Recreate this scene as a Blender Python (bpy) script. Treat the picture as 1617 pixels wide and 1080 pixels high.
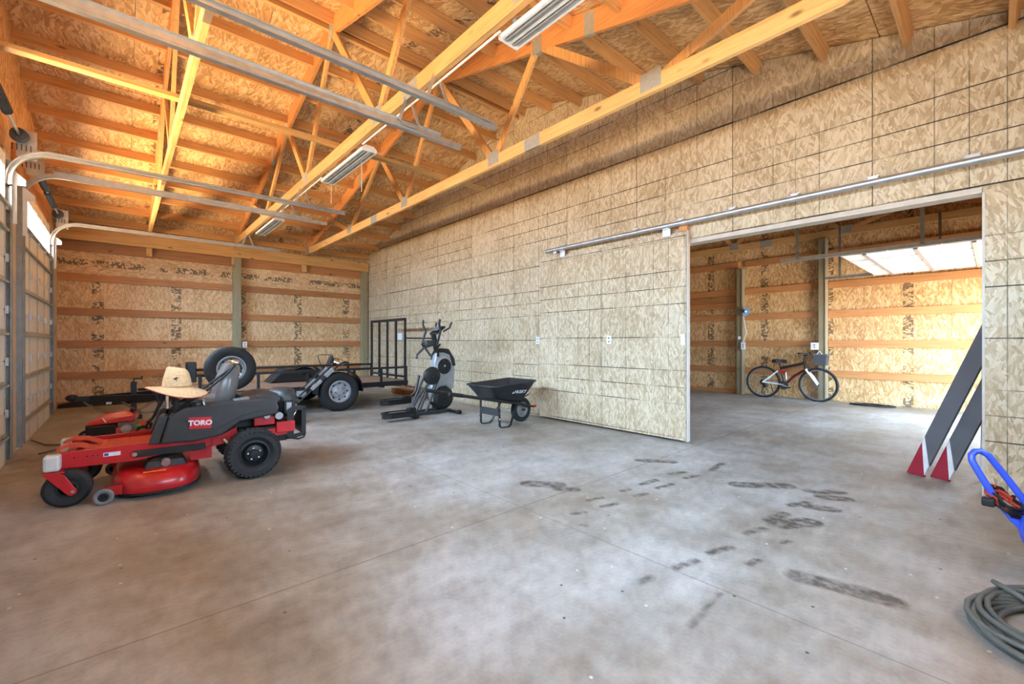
import bpy, bmesh, math, random
from mathutils import Vector, Matrix
PI = math.pi
RND = random.Random(11)
SC = bpy.context.scene
COL = SC.collection
for _o in list(bpy.data.objects):
    bpy.data.objects.remove(_o, do_unlink=True)

# ------------------------------------------------------------------ camera
cam_d = bpy.data.cameras.new('camera')
cam = bpy.data.objects.new('camera', cam_d)
COL.objects.link(cam)
cam.location = (0, 0, 1.22)
cam.rotation_euler = (PI / 2, 0, -0.7333)
cam_d.sensor_fit = 'HORIZONTAL'
cam_d.sensor_width = 36.0
cam_d.lens = 36.0 * 685.6 / 1617.0
cam_d.clip_start = 0.02
SC.camera = cam

# ------------------------------------------------------------------ world: bright hazy sky over sunlit dry ground
SKY = (0.50, 0.74, 1.0)
APRON = (1.0, 0.87, 0.72)
GROUND = (1.0, 0.65, 0.30)
SKY_STRENGTH = 27.0
GROUND_STRENGTH = 16.0
EXPOSURE = 0.0
world = bpy.data.worlds.new('world')
SC.world = world
world.use_nodes = True
wn, wl = world.node_tree.nodes, world.node_tree.links
wn.clear()
w_out = wn.new('ShaderNodeOutputWorld')
w_bg = wn.new('ShaderNodeBackground')
w_tc = wn.new('ShaderNodeTexCoord')
w_sep = wn.new('ShaderNodeSeparateXYZ')
w_rng = wn.new('ShaderNodeMapRange')
w_rng.inputs['From Min'].default_value = -0.03
w_rng.inputs['From Max'].default_value = 0.03
w_mix = wn.new('ShaderNodeMix'); w_mix.data_type = 'RGBA'
w_mix.inputs['A'].default_value = tuple(c * GROUND_STRENGTH for c in APRON) + (1,)
w_mix.inputs['B'].default_value = tuple(c * SKY_STRENGTH for c in SKY) + (1,)
wl.new(w_tc.outputs['Generated'], w_sep.inputs[0])
wl.new(w_sep.outputs['Z'], w_rng.inputs['Value'])
wl.new(w_rng.outputs[0], w_mix.inputs['Factor'])
wl.new(w_mix.outputs['Result'], w_bg.inputs['Color'])
wl.new(w_bg.outputs[0], w_out.inputs[0])


def portal(name, loc, sx, sy, rot):
    """sky portal in a daylight opening: it only guides the sampling of the sky"""
    d = bpy.data.lights.new(name, 'AREA')
    d.shape = 'RECTANGLE'; d.size = sx; d.size_y = sy
    d.cycles.is_portal = True
    o = bpy.data.objects.new(name, d)
    COL.objects.link(o)
    o.location = loc; o.rotation_euler = rot
    return o


WIN_Z0, WIN_Z1 = 2.56, 2.96
DOORS = {1: (7.43, 10.19), 2: (3.62, 6.56), 3: (0.0, 2.99)}


def window_daylight(name, y0, y1, zc, tilt, col, power):
    """daylight standing in a window strip: sky light slanting down into the room, or ground light slanting up"""
    d = bpy.data.lights.new(name, 'AREA')
    d.shape = 'RECTANGLE'; d.size = .30; d.size_y = y1 - y0
    d.energy = power; d.color = col; d.spread = math.radians(120)
    o = bpy.data.objects.new(name, d)
    COL.objects.link(o)
    o.location = (-1.09, (y0 + y1) / 2, zc); o.rotation_euler = (0, -PI / 2 + tilt, 0)
    return o


WINDOW_SKY, WINDOW_GROUND = 265.0, 195.0
zm = (WIN_Z0 + WIN_Z1) / 2
for n, (y0, y1) in DOORS.items():
    window_daylight('window_sky_light', y0, y1, zm + .11, .75, SKY, WINDOW_SKY)
    window_daylight('window_ground_light', y0, y1, zm - .11, -.75, GROUND, WINDOW_GROUND)
portal('front_window_daylight', (2.3, -0.86, 1.95), 3.6, 0.9, (PI / 2, 0, 0))
portal('doorway_daylight', (9.09, -0.88, 1.06), 2.74, 2.13, (PI / 2, 0, 0))

SC.view_settings.view_transform = 'Standard'
SC.view_settings.look = 'None'
SC.view_settings.gamma = 1.0
SC.view_settings.use_curve_mapping = False
SC.view_settings.exposure = EXPOSURE
SC.cycles.use_denoising = True
SC.cycles.max_bounces = 6
SC.cycles.diffuse_bounces = 4
SC.cycles.glossy_bounces = 3
SC.cycles.adaptive_threshold = 0.08
SC.cycles.adaptive_min_samples = 16
SC.cycles.transparent_max_bounces = 12


# ------------------------------------------------------------------ helpers
def lin(c):
    return tuple((x / 255 / 12.92) if x / 255 <= 0.04045 else ((x / 255 + 0.055) / 1.055) ** 2.4 for x in c)


class MB:
    """collects shapes into one mesh"""
    def __init__(s):
        s.v = []; s.f = []

    def add(s, vs, fs):
        b = len(s.v)
        s.v += [tuple(v) for v in vs]
        s.f += [tuple(i + b for i in f) for f in fs]
        return s

    def box(s, x0, x1, y0, y1, z0, z1):
        return s.add([(x0, y0, z0), (x1, y0, z0), (x1, y1, z0), (x0, y1, z0), (x0, y0, z1), (x1, y0, z1), (x1, y1, z1), (x0, y1, z1)],
                     [(3, 2, 1, 0), (4, 5, 6, 7), (0, 1, 5, 4), (1, 2, 6, 5), (2, 3, 7, 6), (3, 0, 4, 7)])

    def beam(s, p, q, w, h, up=(0, 0, 1), h2=None, w2=None):
        p, q = Vector(p), Vector(q)
        d = (q - p).normalized()
        up = Vector(up)
        x = d.cross(up)
        if x.length < 1e-5:
            x = d.cross(Vector((1, 0, 0)))
        x.normalize(); u = x.cross(d).normalized()
        h2 = h2 or h; w2 = w2 or w
        vs = []
        for c, ww, hh in ((p, w, h), (q, w2, h2)):
            for a, b in ((-1, -1), (1, -1), (1, 1), (-1, 1)):
                vs.append(c + x * a * ww / 2 + u * b * hh / 2)
        return s.add(vs, [(0, 1, 2, 3), (7, 6, 5, 4), (0, 4, 5, 1), (1, 5, 6, 2), (2, 6, 7, 3), (3, 7, 4, 0)])

    def cyl(s, p, q, r, r2=None, n=14, cap=True):
        p, q = Vector(p), Vector(q)
        r2 = r if r2 is None else r2
        d = (q - p).normalized()
        x = d.orthogonal().normalized(); y = d.cross(x)
        vs = []
        for c, rr in ((p, r), (q, r2)):
            for i in range(n):
                a = 2 * PI * i / n
                vs.append(c + (x * math.cos(a) + y * math.sin(a)) * rr)
        fs = [(i, (i + 1) % n, n + (i + 1) % n, n + i) for i in range(n)]
        if cap:
            fs += [tuple(range(n - 1, -1, -1)), tuple(range(n, 2 * n))]
        return s.add(vs, fs)

    def tube(s, pts, r, n=8, closed=False):
        pts = [Vector(p) for p in pts]
        m = len(pts)
        tang = []
        for i in range(m):
            a = pts[(i - 1) % m] if (closed or i) else pts[i]
            b = pts[(i + 1) % m] if (closed or i < m - 1) else pts[i]
            tang.append((b - a).normalized())
        x = tang[0].orthogonal().normalized()
        vs = []
        for i in range(m):
            t = tang[i]
            x = (x - t * x.dot(t))
            if x.length < 1e-6:
                x = t.orthogonal()
            x.normalize()
            y = t.cross(x)
            rr = r[i] if isinstance(r, (list, tuple)) else r
            for k in range(n):
                a = 2 * PI * k / n
                vs.append(pts[i] + (x * math.cos(a) + y * math.sin(a)) * rr)
        fs = []
        for i in range(m if closed else m - 1):
            j = (i + 1) % m
            for k in range(n):
                fs.append((i * n + k, i * n + (k + 1) % n, j * n + (k + 1) % n, j * n + k))
        if not closed:
            fs += [tuple(range(n - 1, -1, -1)), tuple(range((m - 1) * n, m * n))]
        return s.add(vs, fs)

    def lathe(s, prof, o=(0, 0, 0), axis=(0, 0, 1), n=28, closed=False, caps=False):
        """prof: (radius, height along axis)"""
        o = Vector(o); d = Vector(axis).normalized()
        x = d.orthogonal().normalized(); y = d.cross(x)
        m = len(prof)
        vs = []
        for r, hh in prof:
            for k in range(n):
                a = 2 * PI * k / n
                vs.append(o + d * hh + (x * math.cos(a) + y * math.sin(a)) * r)
        fs = []
        for i in range(m if closed else m - 1):
            j = (i + 1) % m
            for k in range(n):
                fs.append((i * n + k, i * n + (k + 1) % n, j * n + (k + 1) % n, j * n + k))
        if caps:
            if prof[0][0] > 1e-6: fs.append(tuple(range(n - 1, -1, -1)))
            if prof[-1][0] > 1e-6: fs.append(tuple(range((m - 1) * n, m * n)))
        return s.add(vs, fs)

    def prism(s, poly, axis, a, b):
        """polygon in the two other axes (x,y,z order) swept along axis from a to b"""
        n = len(poly)
        def mk(p, t):
            return (t, p[0], p[1]) if axis == 'X' else (p[0], t, p[1]) if axis == 'Y' else (p[0], p[1], t)
        vs = [mk(p, a) for p in poly] + [mk(p, b) for p in poly]
        fs = [tuple(range(n - 1, -1, -1)), tuple(range(n, 2 * n))] + [(i, (i + 1) % n, n + (i + 1) % n, n + i) for i in range(n)]
        return s.add(vs, fs)

    def loft(s, rings, cap=True):
        n = len(rings[0]); m = len(rings)
        vs = [p for r in rings for p in r]
        fs = []
        for i in range(m - 1):
            for k in range(n):
                fs.append((i * n + k, i * n + (k + 1) % n, (i + 1) * n + (k + 1) % n, (i + 1) * n + k))
        if cap:
            fs += [tuple(range(n - 1, -1, -1)), tuple(range((m - 1) * n, m * n))]
        return s.add(vs, fs)

    def ball(s, c, r, nu=16, nv=8):
        c = Vector(c); r = (r, r, r) if isinstance(r, (int, float)) else r
        prof = []
        vs = []
        for j in range(nv + 1):
            t = PI * j / nv
            for i in range(nu):
                a = 2 * PI * i / nu
                vs.append((c.x + r[0] * math.sin(t) * math.cos(a), c.y + r[1] * math.sin(t) * math.sin(a), c.z - r[2] * math.cos(t)))
        fs = [(j * nu + i, j * nu + (i + 1) % nu, (j + 1) * nu + (i + 1) % nu, (j + 1) * nu + i) for j in range(nv) for i in range(nu)]
        return s.add(vs, fs)

    def mesh(s, name, material=None, smooth=None):
        me = bpy.data.meshes.new(name)
        me.from_pydata(s.v, [], s.f)
        bm = bmesh.new(); bm.from_mesh(me)
        bmesh.ops.remove_doubles(bm, verts=bm.verts, dist=1e-6)
        bmesh.ops.recalc_face_normals(bm, faces=bm.faces)
        bm.to_mesh(me); bm.free()
        if material: me.materials.append(material)
        if smooth:
            me.polygons.foreach_set('use_smooth', [True] * len(me.polygons))
            me.set_sharp_from_angle(angle=math.radians(smooth))
        me.update()
        return me

    def build(s, name, material, parent=None, smooth=None, bevel=0, loc=None, rot=None, label=None):
        return link(name, s.mesh(name, material, smooth), parent, loc, rot, bevel, label)


def link(name, me, parent=None, loc=None, rot=None, bevel=0, label=None):
    o = bpy.data.objects.new(name, me)
    COL.objects.link(o)
    o.parent = parent
    if loc is not None: o.location = loc
    if rot is not None: o.rotation_euler = rot
    if bevel:
        b = o.modifiers.new('bevel', 'BEVEL'); b.width = bevel; b.segments = 2; b.limit_method = 'ANGLE'; b.angle_limit = math.radians(40)
        b.harden_normals = False
    if label: o['label'] = label
    return o


def tag(o, label, cat, group=None, kind=None):
    o['label'] = label; o['category'] = cat
    if group: o['group'] = group
    if kind: o['kind'] = kind
    return o


def thing(name, label, cat, loc=(0, 0, 0), rz=0.0, group=None, kind=None):
    o = bpy.data.objects.new(name, None)
    COL.objects.link(o)
    o.empty_display_size = 0.1
    o.location = loc; o.rotation_euler = (0, 0, rz)
    return tag(o, label, cat, group, kind)


def copy_tree(root, loc, label, rz=None):
    r = root.copy(); COL.objects.link(r); r.location = loc
    if rz is not None: r.rotation_euler = (0, 0, rz)
    r['label'] = label
    for ch in list(root.children):
        c = ch.copy(); COL.objects.link(c); c.parent = r
        for g in list(ch.children):
            d = g.copy(); COL.objects.link(d); d.parent = c
    return r


def text_obj(txt, name, size, material, parent, M, depth=0.002, bold=0.0):
    cu = bpy.data.curves.new('text', 'FONT')
    cu.body = txt; cu.size = size; cu.extrude = depth; cu.align_x = 'CENTER'; cu.align_y = 'CENTER'; cu.offset = bold
    cu.resolution_u = 3
    t = bpy.data.objects.new('text', cu); COL.objects.link(t)
    bpy.context.view_layer.update()
    me = bpy.data.meshes.new_from_object(t.evaluated_get(bpy.context.evaluated_depsgraph_get()))
    bpy.data.objects.remove(t, do_unlink=True); bpy.data.curves.remove(cu)
    me.transform(M)
    me.materials.clear(); me.materials.append(material)
    return link(name, me, parent)


# ------------------------------------------------------------------ materials
def nt(name):
    m = bpy.data.materials.new(name); m.use_nodes = True
    n = m.node_tree.nodes; l = m.node_tree.links
    n.clear()
    o = n.new('ShaderNodeOutputMaterial'); b = n.new('ShaderNodeBsdfPrincipled')
    l.new(b.outputs[0], o.inputs[0])
    return m, n, l, b


def nnoise(n, l, vec, scale, detail=3, rough=.55, dim='3D'):
    t = n.new('ShaderNodeTexNoise'); t.noise_dimensions = dim
    t.inputs['Scale'].default_value = scale; t.inputs['Detail'].default_value = detail; t.inputs['Roughness'].default_value = rough
    if vec is not None: l.new(vec, t.inputs['Vector'])
    return t


def nramp(n, l, fac, stops):
    r = n.new('ShaderNodeValToRGB')
    e = r.color_ramp.elements
    while len(e) < len(stops): e.new(0.5)
    for k, (p, c) in enumerate(stops):
        e[k].position = p; e[k].color = tuple(c) + (1,)
    l.new(fac, r.inputs[0])
    return r


def nmath(n, l, op, a, b=None, c=None):
    t = n.new('ShaderNodeMath'); t.operation = op
    for i, x in enumerate((a, b, c)):
        if x is None: continue
        if isinstance(x, (int, float)): t.inputs[i].default_value = x
        else: l.new(x, t.inputs[i])
    return t.outputs[0]


def nmix(n, l, fac, a, b, blend='MIX'):
    t = n.new('ShaderNodeMix'); t.data_type = 'RGBA'; t.blend_type = blend
    for key, x in (('Factor', fac), ('A', a), ('B', b)):
        s_ = t.inputs[0] if key == 'Factor' else t.inputs[6] if key == 'A' else t.inputs[7]
        if isinstance(x, (int, float)): s_.default_value = x
        elif isinstance(x, tuple): s_.default_value = x + (1,) if len(x) == 3 else x
        else: l.new(x, s_)
    return t.outputs[2]


def nbump(n, l, b, height, strength, dist=.01):
    bp = n.new('ShaderNodeBump'); bp.inputs['Strength'].default_value = strength; bp.inputs['Distance'].default_value = dist
    l.new(height, bp.inputs['Height']); l.new(bp.outputs[0], b.inputs['Normal'])


_pm = {}
def pm(name, rgb, rough=.5, metal=0.0, var=.10, scale=9, bump=0.0, coat=0.0, emit=0):
    """painted / plastic / metal surface with a little procedural mottling"""
    if name in _pm: return _pm[name]
    m, n, l, b = nt(name)
    c = lin(rgb)
    tc = n.new('ShaderNodeTexCoord')
    t = nnoise(n, l, tc.outputs['Object'], scale, 4)
    r = nramp(n, l, t.outputs['Fac'], [(.3, tuple(x * (1 - var) for x in c)), (.7, tuple(min(1, x * (1 + var) + var * .01) for x in c))])
    l.new(r.outputs[0], b.inputs['Base Color'])
    rr = n.new('ShaderNodeMapRange'); rr.inputs['To Min'].default_value = max(.02, rough - .08); rr.inputs['To Max'].default_value = min(1, rough + .08)
    l.new(t.outputs['Fac'], rr.inputs['Value']); l.new(rr.outputs[0], b.inputs['Roughness'])
    b.inputs['Metallic'].default_value = metal
    if coat: b.inputs['Coat Weight'].default_value = coat; b.inputs['Coat Roughness'].default_value = .15
    if bump: nbump(n, l, b, nnoise(n, l, tc.outputs['Object'], scale * 12, 2).outputs['Fac'], bump, .002)
    _pm[name] = m
    return m


def wood(name, rgb, axis, var=.22, rough=.6, knots=True):
    m, n, l, b = nt(name)
    c = lin(rgb)
    geo = n.new('ShaderNodeNewGeometry'); oi = n.new('ShaderNodeObjectInfo')
    off = n.new('ShaderNodeVectorMath'); off.operation = 'MULTIPLY_ADD'
    comb = n.new('ShaderNodeCombineXYZ')
    for k in range(3): l.new(oi.outputs['Random'], comb.inputs[k])
    l.new(comb.outputs[0], off.inputs[0]); off.inputs[1].default_value = (37, 53, 71); l.new(geo.outputs['Position'], off.inputs[2])
    mp = n.new('ShaderNodeMapping')
    sc_ = [26, 26, 26]; sc_['XYZ'.index(axis)] = 1.3
    mp.inputs['Scale'].default_value = sc_
    l.new(off.outputs[0], mp.inputs['Vector'])
    g = nnoise(n, l, mp.outputs[0], 1.6, 6, .65)
    lo = tuple(x * (1 - var * 1.5) for x in c); hi = tuple(min(1, x * (1 + var * .7)) for x in c)
    r = nramp(n, l, g.outputs['Fac'], [(.28, lo), (.5, c), (.75, hi)])
    # per-piece tint
    hs = n.new('ShaderNodeHueSaturation')
    l.new(r.outputs[0], hs.inputs['Color'])
    mr = n.new('ShaderNodeMapRange'); mr.inputs['To Min'].default_value = .82; mr.inputs['To Max'].default_value = 1.12
    l.new(oi.outputs['Random'], mr.inputs['Value']); l.new(mr.outputs[0], hs.inputs['Value'])
    col = hs.outputs[0]
    if knots:
        mk = n.new('ShaderNodeMapping'); s2 = [5, 5, 5]; s2['XYZ'.index(axis)] = 2.2
        mk.inputs['Scale'].default_value = s2
        l.new(off.outputs[0], mk.inputs['Vector'])
        vo = n.new('ShaderNodeTexVoronoi'); vo.inputs['Scale'].default_value = 1.0
        l.new(mk.outputs[0], vo.inputs['Vector'])
        kr = nramp(n, l, vo.outputs['Distance'], [(.05, (1, 1, 1)), (.13, (0, 0, 0))])
        col = nmix(n, l, kr.outputs[0], col, tuple(x * .35 for x in c))
    l.new(col, b.inputs['Base Color'])
    b.inputs['Roughness'].default_value = rough
    nbump(n, l, b, g.outputs['Fac'], .25, .004)
    return m


def osb(name, ax, pal, lines=None, stamp=None, rough=.72, up=1, spread=1.2, fs=.8):
    """strand board: ax = the two world axes in the sheet's plane (across, along)"""
    m, n, l, b = nt(name)
    geo = n.new('ShaderNodeNewGeometry'); sep = n.new('ShaderNodeSeparateXYZ'); l.new(geo.outputs['Position'], sep.inputs[0])
    A, B = sep.outputs[ax[0]], sep.outputs[ax[1]]
    oi = n.new('ShaderNodeObjectInfo')
    cb = n.new('ShaderNodeCombineXYZ')
    l.new(nmath(n, l, 'MULTIPLY_ADD', oi.outputs['Random'], 31.7, A), cb.inputs[0])
    l.new(nmath(n, l, 'MULTIPLY_ADD', oi.outputs['Random'], 17.3, B), cb.inputs[1])
    P = cb.outputs[0]

    def layer(cells, sx, sy, seed):
        v1 = n.new('ShaderNodeTexVoronoi'); v1.voronoi_dimensions = '2D'; v1.inputs['Scale'].default_value = cells
        sh = n.new('ShaderNodeVectorMath'); sh.operation = 'ADD'; sh.inputs[1].default_value = (seed * 3.1, seed * 7.7, 0)
        l.new(P, sh.inputs[0]); l.new(sh.outputs[0], v1.inputs['Vector'])
        s1 = n.new('ShaderNodeSeparateColor'); l.new(v1.outputs['Color'], s1.inputs[0])
        ang = nmath(n, l, 'MULTIPLY_ADD', s1.outputs[0], spread, -spread / 2)
        vr = n.new('ShaderNodeVectorRotate'); vr.rotation_type = 'Z_AXIS'
        l.new(sh.outputs[0], vr.inputs['Vector']); l.new(ang, vr.inputs['Angle'])
        mp = n.new('ShaderNodeMapping'); mp.inputs['Scale'].default_value = (sx, sy, 1) if up else (sy, sx, 1)
        l.new(vr.outputs[0], mp.inputs['Vector'])
        v2 = n.new('ShaderNodeTexVoronoi'); v2.voronoi_dimensions = '2D'; v2.inputs['Scale'].default_value = 1.0
        l.new(mp.outputs[0], v2.inputs['Vector'])
        s2 = n.new('ShaderNodeSeparateColor'); l.new(v2.outputs['Color'], s2.inputs[0])
        mp2 = n.new('ShaderNodeMapping'); mp2.inputs['Scale'].default_value = (3.2, .9, 1) if up else (.9, 3.2, 1)
        l.new(mp.outputs[0], mp2.inputs['Vector'])
        return s2.outputs[0], s2.outputs[1], mp2.outputs[0], v2.outputs['Distance']
    a0, a1, a2, ad = layer(11.0 * fs, 78 * fs, 16 * fs, 1)
    b0, b1, b2, bd = layer(7.0 * fs, 46 * fs, 10 * fs, 2)
    pick = nmath(n, l, 'GREATER_THAN', b1, .7)
    tone = nmath(n, l, 'ADD', nmath(n, l, 'MULTIPLY', a0, nmath(n, l, 'SUBTRACT', 1.0, pick)), nmath(n, l, 'MULTIPLY', b0, pick))
    big = nnoise(n, l, P, 1.3, 1, dim='2D')
    strk = nnoise(n, l, a2, 1.0, 1, dim='2D')
    tone = nmath(n, l, 'ADD', nmath(n, l, 'MULTIPLY', tone, .72), nmath(n, l, 'MULTIPLY', nmath(n, l, 'SUBTRACT', strk.outputs['Fac'], .22), .5))
    tone2 = nmath(n, l, 'ADD', nmath(n, l, 'MULTIPLY', tone, .8), nmath(n, l, 'MULTIPLY', nmath(n, l, 'SUBTRACT', big.outputs['Fac'], .30), .5))
    d, mid, li, cr = [lin(x) for x in pal]
    r = nramp(n, l, tone2, [(.0, d), (.05, mid), (.22, tuple((x + y) / 2 for x, y in zip(mid, li))), (.42, li), (.72, cr), (.98, tuple(min(1, x * 1.08) for x in cr))])
    grain = nnoise(n, l, P, 90, 0, dim='2D')
    col = nmix(n, l, .18, r.outputs[0], grain.outputs['Color'], 'SOFT_LIGHT')
    if lines:
        # nail-line print: lines at 0, 16, 24 and 32 inches of every four feet, both ways
        inkn = nnoise(n, l, P, 1.1, 3, dim='2D')
        ink = nramp(n, l, inkn.outputs['Fac'], [(.34, (.10, .10, .10)), (.54, (1, 1, 1))])
        tot = None
        for coord, o0, wdt in ((A, lines[0], .0036), (B, lines[1], .0050)):
            mo = nmath(n, l, 'FLOORED_MODULO', nmath(n, l, 'SUBTRACT', coord, o0 - .02), 1.2192)
            for p in (0.02, .4264, .6296, .8328):
                hit = nmath(n, l, 'COMPARE', mo, p, wdt)
                if coord is A: hit = nmath(n, l, 'MULTIPLY', hit, .7)
                tot = hit if tot is None else nmath(n, l, 'MAXIMUM', tot, hit)
        fac = nmath(n, l, 'MULTIPLY', nmath(n, l, 'MULTIPLY', tot, ink.outputs[0]), .95)
        col = nmix(n, l, fac, col, lin((40, 36, 30)))
    if stamp:
        # stamped bands of small block print (too small to read), one band every `pitch` along the first axis
        pitch, off0, wid, vert = stamp
        coord, other = (A, B) if vert else (B, A)
        mo = nmath(n, l, 'FLOORED_MODULO', nmath(n, l, 'SUBTRACT', coord, off0), pitch)
        band = nmath(n, l, 'LESS_THAN', mo, wid)
        mp = n.new('ShaderNodeMapping')
        mp.inputs['Scale'].default_value = (26, 46, 1) if vert else (46, 26, 1)
        cb2 = n.new('ShaderNodeCombineXYZ'); l.new(A, cb2.inputs[0]); l.new(B, cb2.inputs[1]); l.new(cb2.outputs[0], mp.inputs['Vector'])
        wv = n.new('ShaderNodeTexVoronoi'); wv.voronoi_dimensions = '2D'; wv.distance = 'CHEBYCHEV'; wv.inputs['Scale'].default_value = 1.0
        l.new(mp.outputs[0], wv.inputs['Vector'])
        sep2 = n.new('ShaderNodeSeparateColor'); l.new(wv.outputs['Color'], sep2.inputs[0])
        glyph = nmath(n, l, 'GREATER_THAN', sep2.outputs[0], .42)
        gap = nmath(n, l, 'GREATER_THAN', nnoise(n, l, cb2.outputs[0], 3.0, 1, dim='2D').outputs['Fac'], .43)
        fac = nmath(n, l, 'MULTIPLY', nmath(n, l, 'MULTIPLY', nmath(n, l, 'MULTIPLY', band, glyph), gap), .72)
        col = nmix(n, l, fac, col, lin((52, 44, 36)))
    l.new(col, b.inputs['Base Color'])
    b.inputs['Roughness'].default_value = rough
    nbump(n, l, b, tone, .3, .003)
    return m


PALE = [(92, 68, 46), (156, 134, 104), (184, 164, 133), (208, 193, 167)]
WARM = [(92, 60, 34), (164, 116, 70), (202, 158, 106), (230, 196, 148)]
M_osb_part = osb('osb_partition', (1, 2), PALE, lines=(.743, .03), fs=.92)
M_osb_slide = osb('osb_sliding_door', (1, 2), PALE, lines=(.86, .06), fs=.92)
BACK = [(112, 76, 46), (190, 146, 98), (220, 182, 134), (240, 212, 170)]
M_osb_back = osb('osb_back_wall', (0, 2), BACK, stamp=(1.2192, -.42, .17, True))
M_osb_backtop = osb('osb_back_wall_top', (0, 2), BACK, stamp=(10.0, 2.70, .12, False), up=0)
M_osb_end = osb('osb_end_wall', (1, 2), WARM, stamp=(1.2192, 1.0, .15, True))
M_osb_roof = osb('osb_roof', (0, 1), WARM, stamp=(2.4384, .35, .13, True), fs=.7)
M_osb_left = osb('osb_left_wall', (1, 2), WARM)
M_wood_chord = wood('pine_truss_chord', (224, 178, 116), 'Y')
M_wood_top = wood('fir_top_chord', (208, 144, 88), 'Y')
M_wood_web = wood('pine_web', (220, 168, 108), 'Z')
M_wood_purlin = wood('fir_purlin', (214, 162, 106), 'X')
M_wood_girt_x = wood('fir_girt_back', (190, 132, 84), 'X')
M_wood_girt_y = wood('fir_girt_end', (198, 138, 86), 'Y')
M_wood_beam = wood('pine_header', (216, 170, 108), 'X')
M_post = wood('treated_post', (162, 152, 122), 'Z', var=.15)
M_wood_jamb = wood('pine_jamb', (206, 186, 158), 'Z', var=.1)
M_trim = pm('primed_trim', (196, 188, 178), .6)
M_galv = pm('galvanised_steel', (196, 200, 204), .38, .85, .12, 14)
M_galv_d = pm('galvanised_dull', (150, 152, 150), .5, .7, .15, 10)
M_plate = pm('truss_plate', (182, 186, 184), .5, .5, .1, 30)
M_white = pm('white_enamel', (236, 238, 240), .4)
M_doorwhite = pm('door_panel_cream_white', (240, 236, 226), .55, 0, .04, 2)
M_strut = pm('door_strut_steel', (188, 184, 172), .55, .2)
M_black = pm('black_paint', (30, 31, 34), .42)
M_blackm = pm('black_matte', (26, 26, 28), .65)
M_rubber = pm('tyre_rubber', (36, 37, 40), .72, 0, .2, 20, .2)
M_darkgrey = pm('dark_grey_plastic', (58, 60, 62), .45)
M_midgrey = pm('mid_grey', (118, 120, 124), .5)
M_silver = pm('silver_paint', (176, 180, 186), .35, .5)
M_chrome = pm('chrome', (222, 224, 228), .14, 1.0, .04)
M_red = pm('red_enamel', (188, 24, 34), .34, 0, .12, 6, 0, .4)
M_redtread = pm('red_foot_pan', (196, 70, 52), .6, 0, .18, 14)


def glass():
    m = bpy.data.materials.new('window_glass'); m.use_nodes = True
    n = m.node_tree.nodes; l = m.node_tree.links; n.clear()
    o = n.new('ShaderNodeOutputMaterial'); mx = n.new('ShaderNodeMixShader')
    t = n.new('ShaderNodeBsdfTransparent'); g = n.new('ShaderNodeBsdfGlossy')
    t.inputs[0].default_value = (.94, .95, .95, 1); g.inputs['Roughness'].default_value = .02
    mx.inputs[0].default_value = .07
    l.new(t.outputs[0], mx.inputs[1]); l.new(g.outputs[0], mx.inputs[2]); l.new(mx.outputs[0], o.inputs[0])
    return m


M_glass = glass()


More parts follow.
